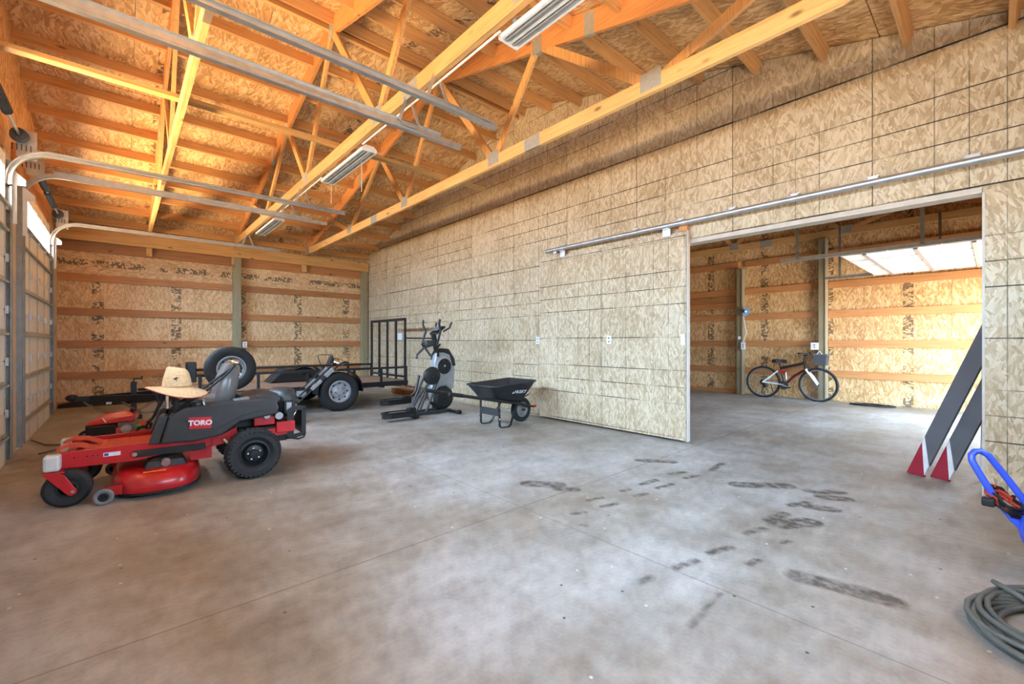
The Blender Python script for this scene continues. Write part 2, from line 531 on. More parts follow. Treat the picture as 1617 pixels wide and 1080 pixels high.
def concrete():
    m, n, l, b = nt('worn_concrete')
    geo = n.new('ShaderNodeNewGeometry'); P = geo.outputs['Position']
    sep = n.new('ShaderNodeSeparateXYZ'); l.new(P, sep.inputs[0])
    big = nnoise(n, l, P, .55, 4, .6, dim='2D')
    mid = nnoise(n, l, P, 3.2, 6, .62, dim='2D')
    mp = n.new('ShaderNodeMapping'); mp.inputs['Scale'].default_value = (2.2, 9, 1); mp.inputs['Rotation'].default_value = (0, 0, .5)
    l.new(P, mp.inputs['Vector'])
    sw = nnoise(n, l, mp.outputs[0], 1.4, 5, .65, dim='2D')
    fine = nnoise(n, l, P, 60, 3, dim='2D')
    c1 = nramp(n, l, big.outputs['Fac'], [(.34, lin((144, 136, 125))), (.5, lin((159, 156, 151))), (.66, lin((171, 170, 168)))])
    c2 = nramp(n, l, mid.outputs['Fac'], [(.3, (.36, .34, .32)), (.55, (.5, .5, .5)), (.75, (.6, .6, .6))])
    col = nmix(n, l, .75, c1.outputs[0], c2.outputs[0], 'OVERLAY')
    c3 = nramp(n, l, sw.outputs['Fac'], [(.3, (.38, .37, .36)), (.7, (.58, .58, .58))])
    col = nmix(n, l, .28, col, c3.outputs[0], 'OVERLAY')
    mot = nnoise(n, l, P, 13, 5, .7, dim='2D')
    c4 = nramp(n, l, mot.outputs['Fac'], [(.32, (.36, .35, .34)), (.5, (.5, .5, .5)), (.7, (.6, .6, .6))])
    col = nmix(n, l, .45, col, c4.outputs[0], 'OVERLAY')
    col = nmix(n, l, .2, col, fine.outputs['Color'], 'SOFT_LIGHT')
    # pale flecks and dark specks
    v = n.new('ShaderNodeTexVoronoi'); v.voronoi_dimensions = '2D'; v.inputs['Scale'].default_value = 5.5; l.new(P, v.inputs['Vector'])
    fl = nramp(n, l, v.outputs['Distance'], [(.025, (1, 1, 1)), (.05, (0, 0, 0))])
    sepc = n.new('ShaderNodeSeparateColor'); l.new(v.outputs['Color'], sepc.inputs[0])
    col = nmix(n, l, nmath(n, l, 'MULTIPLY', fl.outputs[0], nmath(n, l, 'GREATER_THAN', sepc.outputs[0], .9)), col, lin((206, 200, 192)))
    col = nmix(n, l, nmath(n, l, 'MULTIPLY', fl.outputs[0], nmath(n, l, 'LESS_THAN', sepc.outputs[0], .05)), col, lin((70, 62, 54)))
    # saw-cut joints
    jn = nmath(n, l, 'COMPARE', sep.outputs['Y'], 2.34, .006)
    jn = nmath(n, l, 'MAXIMUM', jn, nmath(n, l, 'COMPARE', sep.outputs['Y'], 5.7, .005))
    jn = nmath(n, l, 'MAXIMUM', jn, nmath(n, l, 'COMPARE', sep.outputs['X'], 2.2, .004))
    jn = nmath(n, l, 'MAXIMUM', jn, nmath(n, l, 'COMPARE', sep.outputs['X'], 8.1, .005))
    col = nmix(n, l, nmath(n, l, 'MULTIPLY', jn, .45), col, lin((84, 76, 68)))
    at = n.new('ShaderNodeAttribute'); at.attribute_name = 'tyre_print'
    brk = nnoise(n, l, P, 16, 4, dim='2D')
    br = nramp(n, l, brk.outputs['Fac'], [(.35, (.35, .35, .35)), (.6, (1, 1, 1))])
    wet = nmath(n, l, 'MULTIPLY', at.outputs['Fac'], br.outputs[0])
    col = nmix(n, l, nmath(n, l, 'MULTIPLY', wet, .88), col, lin((72, 66, 62)))
    l.new(col, b.inputs['Base Color'])
    rr = n.new('ShaderNodeMapRange'); rr.inputs['To Min'].default_value = .42; rr.inputs['To Max'].default_value = .68
    l.new(mid.outputs['Fac'], rr.inputs['Value']); l.new(rr.outputs[0], b.inputs['Roughness'])
    nbump(n, l, b, fine.outputs['Fac'], .12, .004)
    return m


M_conc = concrete()

# ================================================================== the setting
XL, XP, XE = -0.91, 5.10, 10.95      # left wall face, partition face, end wall face
YF, YB = -0.72, 11.77                # front and back wall faces
RY, RZ, K = 5.42, 5.21, 0.26         # ridge and pitch of the roof deck underside


def zdeck(y):
    return RZ - K * abs(y - RY)


def clip(poly, f):
    """keep the part of a polygon where f(p) >= 0 (f linear)"""
    out = []
    for i in range(len(poly)):
        p, q = poly[i], poly[(i + 1) % len(poly)]
        a, b = f(p), f(q)
        if a >= 0: out.append(p)
        if (a >= 0) != (b >= 0):
            t = a / (a - b)
            out.append((p[0] + (q[0] - p[0]) * t, p[1] + (q[1] - p[1]) * t))
    return out


def under_roof(poly, gap=0.0):
    poly = clip(poly, lambda p: RZ - gap - K * (p[0] - RY) - p[1])
    return clip(poly, lambda p: RZ - gap + K * (p[0] - RY) - p[1]) if poly else poly


# ---- floor with the damp tyre and shoe prints
MARKS = [(3.98, 2.44, 4.17, 2.19, 0.12), (3.92, 1.47, 4.19, 1.18, 0.15), (2.61, 2.69, 2.77, 2.49, 0.15), (2.7, 2.43, 2.79, 2.32, 0.1), (4.19, 1.01, 4.19, 0.93, 0.1), (4.1, 0.9, 4.18, 0.77, 0.12), (4.27, 0.92, 4.33, 0.83, 0.1), (3.72, 1.01, 3.87, 0.95, 0.07), (3.79, 0.91, 3.85, 0.79, 0.12), (3.29, 1.03, 3.51, 0.99, 0.07), (3.27, 0.96, 3.47, 0.83, 0.15), (2.96, 1.06, 3.12, 1.01, 0.05), (2.53, 1.1, 2.69, 1.05, 0.05), (2.23, 1.15, 2.38, 1.11, 0.05), (1.96, 1.2, 2.04, 1.19, 0.04), (3.32, 2.02, 3.51, 2.0, 0.06), (3.32, 1.88, 3.52, 1.85, 0.05), (3.77, 2.0, 3.92, 1.94, 0.06), (3.76, 1.85, 3.91, 1.81, 0.05), (4.16, 1.8, 4.49, 1.83, 0.06), (2.68, 2.09, 2.8, 2.06, 0.05), (2.65, 1.94, 2.78, 1.91, 0.05), (2.38, 2.0, 2.47, 1.96, 0.04), (3.03, 1.9, 3.14, 1.87, 0.05), (3.05, 2.04, 3.12, 2.02, 0.05), (2.62, 0.68, 2.7, 0.33, 0.13), (1.81, 0.87, 2.16, 0.89, 0.02), (2.98, 0.86, 3.05, 0.84, 0.03), (2.56, 0.9, 2.65, 0.88, 0.04), (2.28, 1.84, 2.29, 1.82, 0.04), (3.4, 4.74, 3.44, 4.57, 0.06)]


def axis_grid(a, b, lo, hi, fine, coarse):
    out = [a]
    while out[-1] < b - 1e-6:
        st = fine if lo <= out[-1] < hi else coarse
        nx = out[-1] + st
        if out[-1] < lo < nx: nx = lo
        out.append(min(nx, b))
    return out


gx = axis_grid(-1.15, 11.15, 1.7, 4.7, .018, .4)
gy = axis_grid(-0.95, 11.95, 0.2, 2.8, .018, .4)
vs, at = [], []
for y in gy:
    for x in gx:
        vs.append((x, y, 0))
        w = 0.0
        if 1.6 < x < 4.7 and .1 < y < 5:
            for (ax, ay, bx, by, wd) in MARKS:
                dx, dy = bx - ax, by - ay
                t = max(0, min(1, ((x - ax) * dx + (y - ay) * dy) / (dx * dx + dy * dy + 1e-9)))
                d = math.hypot(x - ax - t * dx, y - ay - t * dy)
                w = max(w, max(0.0, min(1.0, (wd * .5 - d) / .022 + .5)))
        at.append(w)
nx_, ny_ = len(gx), len(gy)
fs = [(j * nx_ + i, j * nx_ + i + 1, (j + 1) * nx_ + i + 1, (j + 1) * nx_ + i) for j in range(ny_ - 1) for i in range(nx_ - 1)]
me = bpy.data.meshes.new('floor')
me.from_pydata(vs, [], fs)
me.attributes.new('tyre_print', 'FLOAT', 'POINT').data.foreach_set('value', at)
me.materials.append(M_conc)
floor = tag(link('floor', me), 'bare grey concrete floor with damp tyre prints', 'floor', kind='structure')
MB().box(-1.15, 11.15, -.95, 11.95, -.14, -.004).build('slab', M_conc, floor)

# ---- roof: outer skin, strand-board sheets and purlins between the trusses
TR_X = [0.432, 1.925, 3.445, 4.99, 6.53, 8.02, 9.52, 10.9]
roof_bm = MB()
for sg in (1, -1):
    ye = RY + sg * 6.75
    roof_bm.prism([(RY, RZ + .03), (ye, zdeck(ye) + .03), (ye, zdeck(ye) + .08), (RY, RZ + .08)], 'X', -1.25, 11.25)
ceiling = tag(roof_bm.build('ceiling', M_osb_roof), 'pitched roof underside of strand board and purlins', 'roof', kind='structure')
SL = math.atan(K)
sheet_me = MB().box(-.607, .607, -1.215, 1.215, 0, .012).mesh('roof_sheet', M_osb_roof)
run = 2.44 * math.cos(SL)
for sg in (1, -1):
    for r_ in range(3):
        yc = RY + sg * (run * (r_ + .5) + .004)
        for i in range(10):
            xc = -1.1 + 1.2192 * (i + .5)
            link('roof_sheet', sheet_me, ceiling, (xc, yc, zdeck(yc) + .002 + .002 * RND.random()), (-sg * SL, 0, 0))
bays = [(-.91, TR_X[0] - .02)] + [(TR_X[i] + .02, TR_X[i + 1] - .02) for i in (0, 1, 4, 5, 6)] + [(TR_X[2] + .02, XP + .01), (XP + .125, TR_X[4] - .02)]
for (x0, x1) in bays:
    L = x1 - x0
    pme = MB().box(-L / 2, L / 2, -.019, .019, -.135, 0).mesh('purlin', M_wood_purlin)
    for sg in (1, -1):
        for k in range(11):
            y = RY + sg * (.10 + .605 * k)
            if sg > 0 and y > 11.7 or sg < 0 and y < -.65: continue
            link('purlin', pme, ceiling, ((x0 + x1) / 2, y, zdeck(y) - .001), (-sg * SL, 0, 0))


# ---- trusses
def make_truss(label, x):
    t = thing('roof_truss', label, 'truss', (x, RY, 3.39), 0, 'roof trusses')
    zb, ztop = 0.0, RZ - 3.39           # local heights over the bottom chord's underside
    def tc(y):                          # underside of the top chord
        return ztop - .24 - K * abs(y)
    MB().box(-.021, .021, -6.02, 6.1, 0, .14).build('bottom_chord', M_wood_chord, t)
    for sg in (1, -1):
        e = 6.2
        MB().prism([(0, ztop - .24), (sg * e, tc(e)), (sg * e, tc(e) + .235), (0, ztop - .005)], 'X', -.019, .019).build('top_chord', M_wood_top, t)
    bn = [3.29, 1.0, -1.27, -3.42]
    tn = [4.35, 1.92, 0.0, -2.03, -4.5]
    webs = [(bn[0], tn[0]), (bn[0], tn[1]), (bn[1], tn[1]), (bn[1], tn[2]), (bn[2], tn[2]), (bn[2], tn[3]), (bn[3], tn[3]), (bn[3], tn[4])]
    for a, b in webs:
        MB().beam((0, a, .07), (0, b, tc(b) + .07), .036, .089, up=(0, 1, 0.01)).build('web', M_wood_web, t)
    for y in bn:
        MB().box(-.0235, .0235, y - .10, y + .10, .03, .19).build('gusset_plate', M_plate, t)
    for y in tn:
        MB().box(-.0225, .0225, y - .07, y + .07, tc(y) - .03, tc(y) + .15).build('gusset_plate', M_plate, t)
    for y in (-1.95, 2.15):
        MB().box(-.0235, .0235, y - .12, y + .12, .0, .135).build('splice_plate', M_plate, t)
    for sg in (1, -1):
        y = sg * 2.75
        MB().prism([(y - .06, tc(y - .06) - .004), (y + .06, tc(y + .06) - .004), (y + .06, tc(y + .06) + .22), (y - .06, tc(y - .06) + .22)], 'X', -.0215, .0215).build('splice_plate', M_plate, t)
    for sg in (1, -1):
        MB().box(-.0235, .0235, sg * 5.93 - .12, sg * 5.93 + .12, .0, .19).build('heel_plate', M_plate, t)
    return t


T1 = make_truss('open timber roof truss nearest the garage doors', TR_X[0])
T2 = copy_tree(T1, (TR_X[1], RY, 3.39), 'timber roof truss carrying the white strip lights')
T3 = copy_tree(T1, (TR_X[2], RY, 3.39), 'timber roof truss next to the strand-board partition')
copy_tree(T1, (TR_X[4], RY, 3.39), 'timber roof truss just behind the partition in the bicycle room')
copy_tree(T1, (TR_X[5], RY, 3.39), 'timber roof truss over the raised white door in the bicycle room')
copy_tree(T1, (TR_X[6], RY, 3.39), 'reddish timber roof truss seen just under the top of the opening')
copy_tree(T1, (TR_X[7], RY, 3.39), 'timber gable truss against the end wall above the bicycle')
tag(MB().box(-.9, 4.13, 5.175, 5.265, 3.532, 3.57).build('lateral_brace', M_wood_beam), 'long pine brace board lying across the truss bottom chords', 'brace')

# ---- back wall (far eave): sheets, girts, posts, headers
wall_back = tag(MB().box(-1.1, 11.1, YB + .013, YB + .1, 0, 3.57).build('wall_back', M_osb_back), 'far wall of strand board on horizontal girts', 'wall', kind='structure')
bs = MB().box(-.607, .607, 0, .012, 0, 2.435).mesh('sheet', M_osb_back)
bt = MB().box(-1.215, 1.215, 0, .012, 0, 1.0).mesh('sheet', M_osb_backtop)
for i in range(10):
    link('sheet', bs, wall_back, (-1.1 + 1.2192 * (i + .5), YB, .02))
for i in range(5):
    link('sheet', bt, wall_back, (-1.1 + 2.4384 * (i + .5), YB, 2.46))
post_x = [1.985, 5.005, 8.0]
segs = [(-.95, 1.91), (2.06, 4.93), (5.24, 7.92), (8.08, 10.9)]
for z in (.505, 1.11, 1.735, 2.395):
    for a, b in segs:
        MB().box(a, b, YB - .042, YB - .002, z, z + .14).build('girt', M_wood_girt_x, wall_back)
for a, b in segs:
    MB().box(a, b, YB - .042, YB - .002, 2.97, 3.24).build('outer_header', M_wood_girt_x, wall_back)
    MB().box(a, b, YB - .042, YB - .002, .0, .09).build('bottom_plate', M_wood_girt_x, wall_back)
for x in post_x:
    MB().box(x - .075, x + .075, YB - .18, YB - .002, 0, 3.40).build('post', M_post, wall_back, bevel=.004)
for a, b in ((-.9, 5.08), (5.26, 10.9)):
    MB().box(a, b, YB - .22, YB - .18, 3.146, 3.392).build('header', M_wood_beam, wall_back)
for x in TR_X:
    if abs(x - 4.99) > .1 and x < 10.5:
        MB().box(x - .045, x + .045, YB - .14, YB - .044, 2.99, 3.36).build('bearing_block', M_wood_chord, wall_back)

# ---- partition (right wall of the bay) with the opening
OY0, OY1, OZ = .064, 2.52, 2.43
wr = MB()
for poly in ([(YF, 0), (OY0, 0), (OY0, OZ), (YF, OZ)], [(OY1, 0), (YB, 0), (YB, OZ), (OY1, OZ)], [(YF, OZ), (YB, OZ), (YB, 9), (YF, 9)]):
    wr.prism(under_roof(poly, .004), 'X', XP + .014, XP + .13)
wall_right = tag(wr.build('wall_right', M_osb_part), 'tall strand-board partition wall with printed nail lines', 'wall', kind='structure')
cols = [.743 + 1.2192 * k for k in range(-2, 11)]
for i in range(len(cols) - 1):
    for z0, z1 in ((.03, 2.46), (2.46, 3.68), (3.68, 6)):
        rects = [(max(cols[i], YF), min(cols[i + 1], YB), z0, z1)]
        if z0 < 1:
            nr = []
            for (a, b, c_, d_) in rects:
                if b <= OY0 or a >= OY1: nr.append((a, b, c_, d_))
                else:
                    if a < OY0: nr.append((a, OY0, c_, d_))
                    if b > OY1: nr.append((OY1, b, c_, d_))
                    nr.append((max(a, OY0), min(b, OY1), OZ, d_))
            rects = nr
        for (a, b, c_, d_) in rects:
            if b - a < .02: continue
            g = .0035
            poly = under_roof([(a + g, c_ + g), (b - g, c_ + g), (b - g, d_ - g), (a + g, d_ - g)], .006)
            if len(poly) >= 3:
                MB().prism(poly, 'X', XP, XP + .012).build('sheet', M_osb_part, wall_right)
MB().box(XP + .132, XP + .17, 5.4, YB, 0, .09).build('bottom_plate', M_wood_girt_y, wall_right)
trim = MB()
trim.box(XP - .012, XP + .14, OY0, OY1, OZ - .022, OZ - .001)
trim.box(XP - .012, XP - .001, OY0, OY1, OZ, OZ + .022)
tag(trim.build('trim_1', M_trim), 'pale head board along the top of the opening', 'trim', kind='structure')
tag(MB().box(XP - .004, XP + .14, OY0 - .016, OY0 - .001, 0, OZ - .02).build('trim_2', M_trim), 'pale edge board on the near side of the opening', 'trim', kind='structure')

# ---- end wall of the bicycle room
wall_end = tag(MB().prism(under_roof([(YF, 0), (YB, 0), (YB, 9), (YF, 9)], -.02), 'X', XE + .013, XE + .1).build('wall_end', M_osb_end), 'end wall of strand board behind the bicycle', 'wall', kind='structure')
ecols = [-.72 + 1.2192 * k for k in range(0, 11)]
for i in range(len(ecols) - 1):
    for z0, z1 in ((.02, 2.46), (2.46, 3.68), (3.68, 6)):
        g = .002
        poly = under_roof([(ecols[i] + g, z0 + g), (min(ecols[i + 1], YB) - g, z0 + g), (min(ecols[i + 1], YB) - g, z1 - g), (ecols[i] + g, z1 - g)], .006)
        if len(poly) >= 3:
            MB().prism(poly, 'X', XE, XE + .012).build('sheet', M_osb_end, wall_end)
epost = [2.376, 3.99, 7.2]
esegs = [(YF + .05, 2.30), (2.45, 3.91), (4.07, 7.12), (7.28, YB - .05)]
for z in (.49, 1.112, 1.73, 2.33, 2.98):
    for a, b in esegs:
        MB().box(XE - .042, XE - .002, a, b, z, z + .14).build('girt', M_wood_girt_y, wall_end)
for z in (2.02, 2.17):
    MB().box(XE - .046, XE - .002, 4.08, 7.1, z, z + .145).build('door_header', M_wood_girt_y, wall_end)
MB().box(XE - .042, XE - .002, 4.08, 7.1, 0, .09).build('bottom_plate', M_wood_girt_y, wall_end)
for y, top in zip(epost, (3.36, 2.93, 3.36)):
    MB().box(XE - .17, XE - .002, y - .07, y + .07, 0, top).build('post', M_post, wall_end, bevel=.004)
    MB().box(XE - .19, XE - .172, y - .085, y - .05, 0, top).build('trim_strip', M_wood_jamb, wall_end)

# ---- front eave wall (behind the camera) with the open doorway of the bicycle room
DX0, DX1, DZ = 7.72, 10.46, 2.13
wf = MB()
wf.box(-1.1, .5, YF - .12, YF, 0, 3.6); wf.box(.5, 4.1, YF - .12, YF, 0, 1.5); wf.box(.5, 4.1, YF - .12, YF, 2.4, 3.6); wf.box(4.1, DX0, YF - .12, YF, 0, 3.6); wf.box(DX1, 11.1, YF - .12, YF, 0, 3.6); wf.box(DX0, DX1, YF - .12, YF, DZ, 3.6)
tag(wf.build('wall_front', M_osb_back), 'strand-board eave wall with the open doorway', 'wall', kind='structure')

win = thing('added_window_1', 'wide white-framed window added in the eave wall behind the camera', 'window', (.5, YF - .06, 1.5), kind='structure')  # unseen window, added to bring daylight onto the far wall and mower
wfm = MB().box(0, 3.6, -.03, .03, 0, .05).box(0, 3.6, -.03, .03, .85, .9).box(0, .05, -.03, .03, .05, .85).box(3.55, 3.6, -.03, .03, .05, .85).box(1.18, 1.22, -.03, .03, .05, .85).box(2.38, 2.42, -.03, .03, .05, .85)
wfm.build('window_frame', M_white, win)
for k in range(3):
    MB().box(.05 + k * 1.17, 1.18 + k * 1.185, -.003, .003, .05, .85).build('window_pane', M_glass, win)

# ---- left gable wall with three sectional doors
wl_ = MB()
ys = [YF - .1]
for n_ in (3, 2, 1): ys += list(DOORS[n_])
ys.append(YB + .1)
for i in range(0, len(ys), 2):
    wl_.prism(under_roof([(ys[i], 0), (ys[i + 1], 0), (ys[i + 1], 9), (ys[i], 9)], -.02), 'X', XL - .16, XL)
for n_ in (1, 2, 3):
    a, b = DOORS[n_]
    wl_.prism(under_roof([(a, 3.06), (b, 3.06), (b, 9), (a, 9)], -.02), 'X', XL - .16, XL)
wall_left = tag(wl_.build('wall_left', M_osb_left), 'garage-door gable wall of strand board', 'wall', kind='structure')
for n_ in (1, 2, 3):
    a, b = DOORS[n_]
    MB().box(XL, XL + .04, a - .1, b + .1, 3.17, 3.45).build('header', M_wood_girt_y, wall_left)
for a, b in ((-.6, -.06), (3.1, 3.5), (6.68, 7.32), (10.33, 11.5)):
    MB().box(XL, XL + .04, a, b, 0, 3.16).build('jamb_board', M_wood_jamb, wall_left)

NS, SH = 6, .515
for n_ in (1, 2, 3):
    a, b = DOORS[n_]
    a -= .03; b += .03
    d = thing('door_%d' % n_, ('farthest' if n_ == 1 else 'second' if n_ == 2 else 'nearest') + ' white sectional garage door with a strip of windows on top', 'garage door', (-.857, a, 0), kind='structure')
    W = b - a
    pan = MB().prism([(-.045, 0), (-.008, 0), (-.008, .004), (0, .004), (0, SH - .005), (-.008, SH - .005), (-.008, SH), (-.045, SH)], 'Y', 0, W).mesh('door_section', M_doorwhite)
    for i in range(NS - 1):
        link('door_section', pan, d, (0, 0, i * SH))
    z0 = (NS - 1) * SH
    wz0, wz1 = WIN_Z0, WIN_Z1
    fr = MB().box(-.045, 0, 0, W, z0, wz0 if wz0 > z0 else z0 + .01).box(-.045, 0, 0, W, wz1, NS * SH)
    np_ = 6
    pw = W / np_
    for k in range(np_ + 1):
        y = min(max(k * pw, .03), W - .03)
        fr.box(-.045, .004, y - .03, y + .03, z0, NS * SH)
    fr.build('window_section', M_doorwhite, d)
    for k in range(np_):
        MB().box(-.026, -.022, k * pw + .03, (k + 1) * pw - .03, wz0, wz1).build('window_pane', M_glass, d)
    stm = MB().box(.002, .032, .02, W - .02, -.03, -.026).box(.002, .006, .02, W - .02, -.03, .03).box(.028, .032, .02, W - .02, -.03, -.006).mesh('strut', M_strut)
    for i in range(NS):
        link('strut', stm, d, (0, 0, (i + .56) * SH if i < NS - 1 else z0 + .03))
    for k, fy in enumerate((.012, .25, .5, .75, .988)):
        y = fy * W
        for i in range(NS - 1):
            MB().box(.001, .008, y - .009, y + .009, i * SH + .01, (i + 1) * SH - .01).build('stile', M_strut, d)
            MB().box(.008, .03, y - .02, y + .02, (i + 1) * SH - .045, (i + 1) * SH + .035).build('hinge', M_galv, d)
    MB().box(-.07, -.047, 0, W, .0, .03).build('bottom_seal', M_blackm, d)


# ---- door tracks
def sweep_xz(path, prof, y):
    """sweep a closed profile (n, y) along a path in the XZ plane"""
    rings = []
    for i, (px, pz) in enumerate(path):
        a = path[max(0, i - 1)]; b = path[min(len(path) - 1, i + 1)]
        t = Vector((b[0] - a[0], 0, b[1] - a[1])).normalized()
        nn = Vector((-t.z, 0, t.x))
        rings.append([Vector((px, 0, pz)) + nn * p[0] + Vector((0, y + p[1], 0)) for p in prof])
    return MB().loft(rings)


def cprof(w, h, t, s):
    """C channel opening towards s"""
    return [(-h / 2, 0), (h / 2, 0), (h / 2, s * w), (h / 2 - .012, s * w), (h / 2 - .012, s * (w - t)), (h / 2 - t, s * (w - t)), (h / 2 - t, s * t), (-h / 2 + t, s * t), (-h / 2 + t, s * (w - t)), (-h / 2 + .012, s * (w - t)), (-h / 2 + .012, s * w), (-h / 2, s * w)]


ZT, XTV, RT = 3.17, -.835, .32


def make_track(y, side, label, x_end=2.53, hang=True):
    t = thing('door_track', label, 'door track', (0, y, 0), 0, 'garage door tracks')
    vert = [(XTV, .06), (XTV, 2.8)]
    arc = [(XTV + RT - RT * math.cos(PI / 2 * k / 10), ZT - RT + RT * math.sin(PI / 2 * k / 10)) for k in range(11)]
    hor = [(XTV + RT, ZT), (x_end, ZT)]
    pr_ = cprof(.046, .05, .003, side)
    sweep_xz(vert, pr_, 0).build('vertical_rail', M_galv_d, t)
    sweep_xz([(XTV, 2.78)] + arc + hor[1:], pr_, 0).build('curved_rail', M_galv, t, smooth=35)
    MB().box(XTV + .25, x_end - .25, -side * .006, -side * .001, ZT - .01, ZT + .042).box(XTV + .25, x_end - .25, -side * .03, -side * .001, ZT + .039, ZT + .043).build('rail_angle', M_galv, t)
    MB().box(XTV - .05, XTV + .012, -side * .05, -side * .001, .04, 3.05).build('jamb_angle', M_galv_d, t)
    MB().box(XTV - .03, XTV + .05, -.03 * side - .002, -.03 * side + .002, 2.42, 2.84).prism([(XTV - .05, 2.80), (XTV + .11, 2.82), (XTV + .11, 2.88), (XTV + .03, 2.96), (XTV - .05, 2.95)], 'Y', -.036 * side - .002, -.036 * side + .002).build('flag_bracket', M_white, t)
    for z in (.35, .9, 1.45, 2.0):
        MB().box(XTV - .07, XTV + .01, -side * .03 - .012, -side * .03 + .012, z, z + .09).build('jamb_bracket', M_galv, t)
    for z in (.5, 1.03, 1.545, 2.06):
        MB().cyl((XTV - .005, side * .03, z), (XTV - .005, side * .10, z), .007, n=8).cyl((XTV - .005, side * .012, z), (XTV - .005, side * .028, z), .024, n=12).build('roller', M_galv, t)
    if hang:
        for dx in (-.04, .05):
            MB().beam((1.93 + dx * .5, -side * .02, 3.42), (1.93 + dx * 2.2, -side * .02, ZT + .03), .028, .003, up=(0, 1, 0)).build('hanger_strap', M_galv, t)
        MB().box(1.87, 2.03, -side * .03, -side * .018, ZT - .0, ZT + .03).build('hanger_foot', M_galv, t)
    return t


make_track(10.25, -1, 'galvanised door track beside the far wall')
make_track(7.36, 1, 'galvanised door track on the near side of the farthest garage door')
make_track(6.62, -1, 'galvanised door track on the far side of the second garage door')
make_track(3.56, 1, 'galvanised door track on the near side of the second garage door, ending lower')
make_track(3.05, -1, 'galvanised door track of the nearest garage door, ending against the truss peak')
make_track(-.06, 1, 'galvanised door track of the nearest garage door above the camera')


def torsion(y0, y1, label):
    t = thing('torsion_shaft', label, 'spring shaft', (-.765, (y0 + y1) / 2, 3.315), 0, 'torsion spring shafts')
    L = (y1 - y0) / 2
    MB().cyl((0, -L - .02, 0), (0, L + .02, 0), .013, n=10).build('shaft', M_galv, t)
    for s_ in (1, -1):
        pts = [(.036 * math.cos(a * .9), s_ * (.06 + .85 * a / 60 * 1.0), .036 * math.sin(a * .9)) for a in range(0, 61)]
        MB().cyl((0, s_ * .08, 0), (0, s_ * .9, 0), .034, n=12).build('spring', M_blackm, t)
        pts = [(.037 * math.cos(a * .7), s_ * (.08 + .82 * a / 240), .037 * math.sin(a * .7)) for a in range(0, 241)]
        MB().tube(pts, .004, 4).build('spring_coil', M_darkgrey, t)
        MB().lathe([(.02, 0), (.062, .0), (.062, .012), (.05, .018), (.05, .05), (.07, .056), (.07, .066), (.02, .066)], (0, s_ * (L - .09) - .033, 0), (0, 1, 0), 24).build('cable_drum', M_darkgrey, t, smooth=35)
        pl = MB().prism([(-.03, .095), (.115, .085), (.115, -.22), (-.03, -.195)], 'Y', s_ * L - .002, s_ * L + .002)
        pl.build('bearing_plate', M_galv, t)
        for k in range(5):
            MB().box(-.06 + k * .032, -.053 + k * .032, s_ * L - .003, s_ * L + .003, -.13, -.065).build('slot', M_blackm, t)
    return t


torsion(7.295, 10.315, 'dark torsion spring shaft over the farthest garage door')
torsion(3.495, 6.685, 'dark torsion spring shaft over the second garage door')
torsion(-.125, 3.115, 'dark torsion spring shaft over the nearest garage door')

# ---- the sliding barn door and its round track
sd = thing('door_4', 'strand-board sliding door pushed clear of the opening', 'sliding door', (5.02, 2.455, .03), kind='structure')
MB().box(.012, .05, 0, 2.46, 0, 2.52).build('core_frame', M_wood_jamb, sd)
for k in range(2):
    MB().box(0, .0115, .012 + 1.222 * k, 1.228 + 1.222 * k, .004, 2.44).build('sheet', M_osb_slide, sd)
    MB().box(0, .0115, .012 + 1.222 * k, 1.228 + 1.222 * k, 2.445, 2.516).build('sheet', M_osb_slide, sd)
MB().box(-.003, .052, -.014, .0, 0, 2.525).build('edge_board', M_trim, sd)
MB().box(.0, .05, .0, .1, 2.522, 2.60).build('top_block', M_wood_girt_y, sd)
for y in (.25, 1.95):
    MB().box(-.02, .0, y - .05, y + .05, 2.49, 2.585).box(-.045, .0, y - .04, y + .04, 2.575, 2.61).build('hanger', M_galv, sd)
for y in (1.16, .10):
    pass
tr_ = thing('sliding_door_track', 'round galvanised rail of the sliding door across the partition', 'rail', (4.985, 0, 2.645))
MB().cyl((0, -.45, 0), (0, 4.73, 0), .031, n=20).build('rail_tube', M_galv, tr_, smooth=40)
for y in (4.45, 3.81, 3.19, 2.56, 1.96, 1.35, .735, .115):
    MB().box(-.012, .10, y - .045, y + .045, .028, .034).box(.095, .113, y - .045, y + .045, .028, .085).prism([(-.012, .03), (.1, .03), (.1, .08)], 'Y', y - .045, y - .041).prism([(-.012, .03), (.1, .03), (.1, .08)], 'Y', y + .041, y + .045).build('bracket', M_galv, tr_)
MB().box(-.02, .02, 4.50, 4.56, -.065, -.03).build('end_stop', M_galv, tr_)

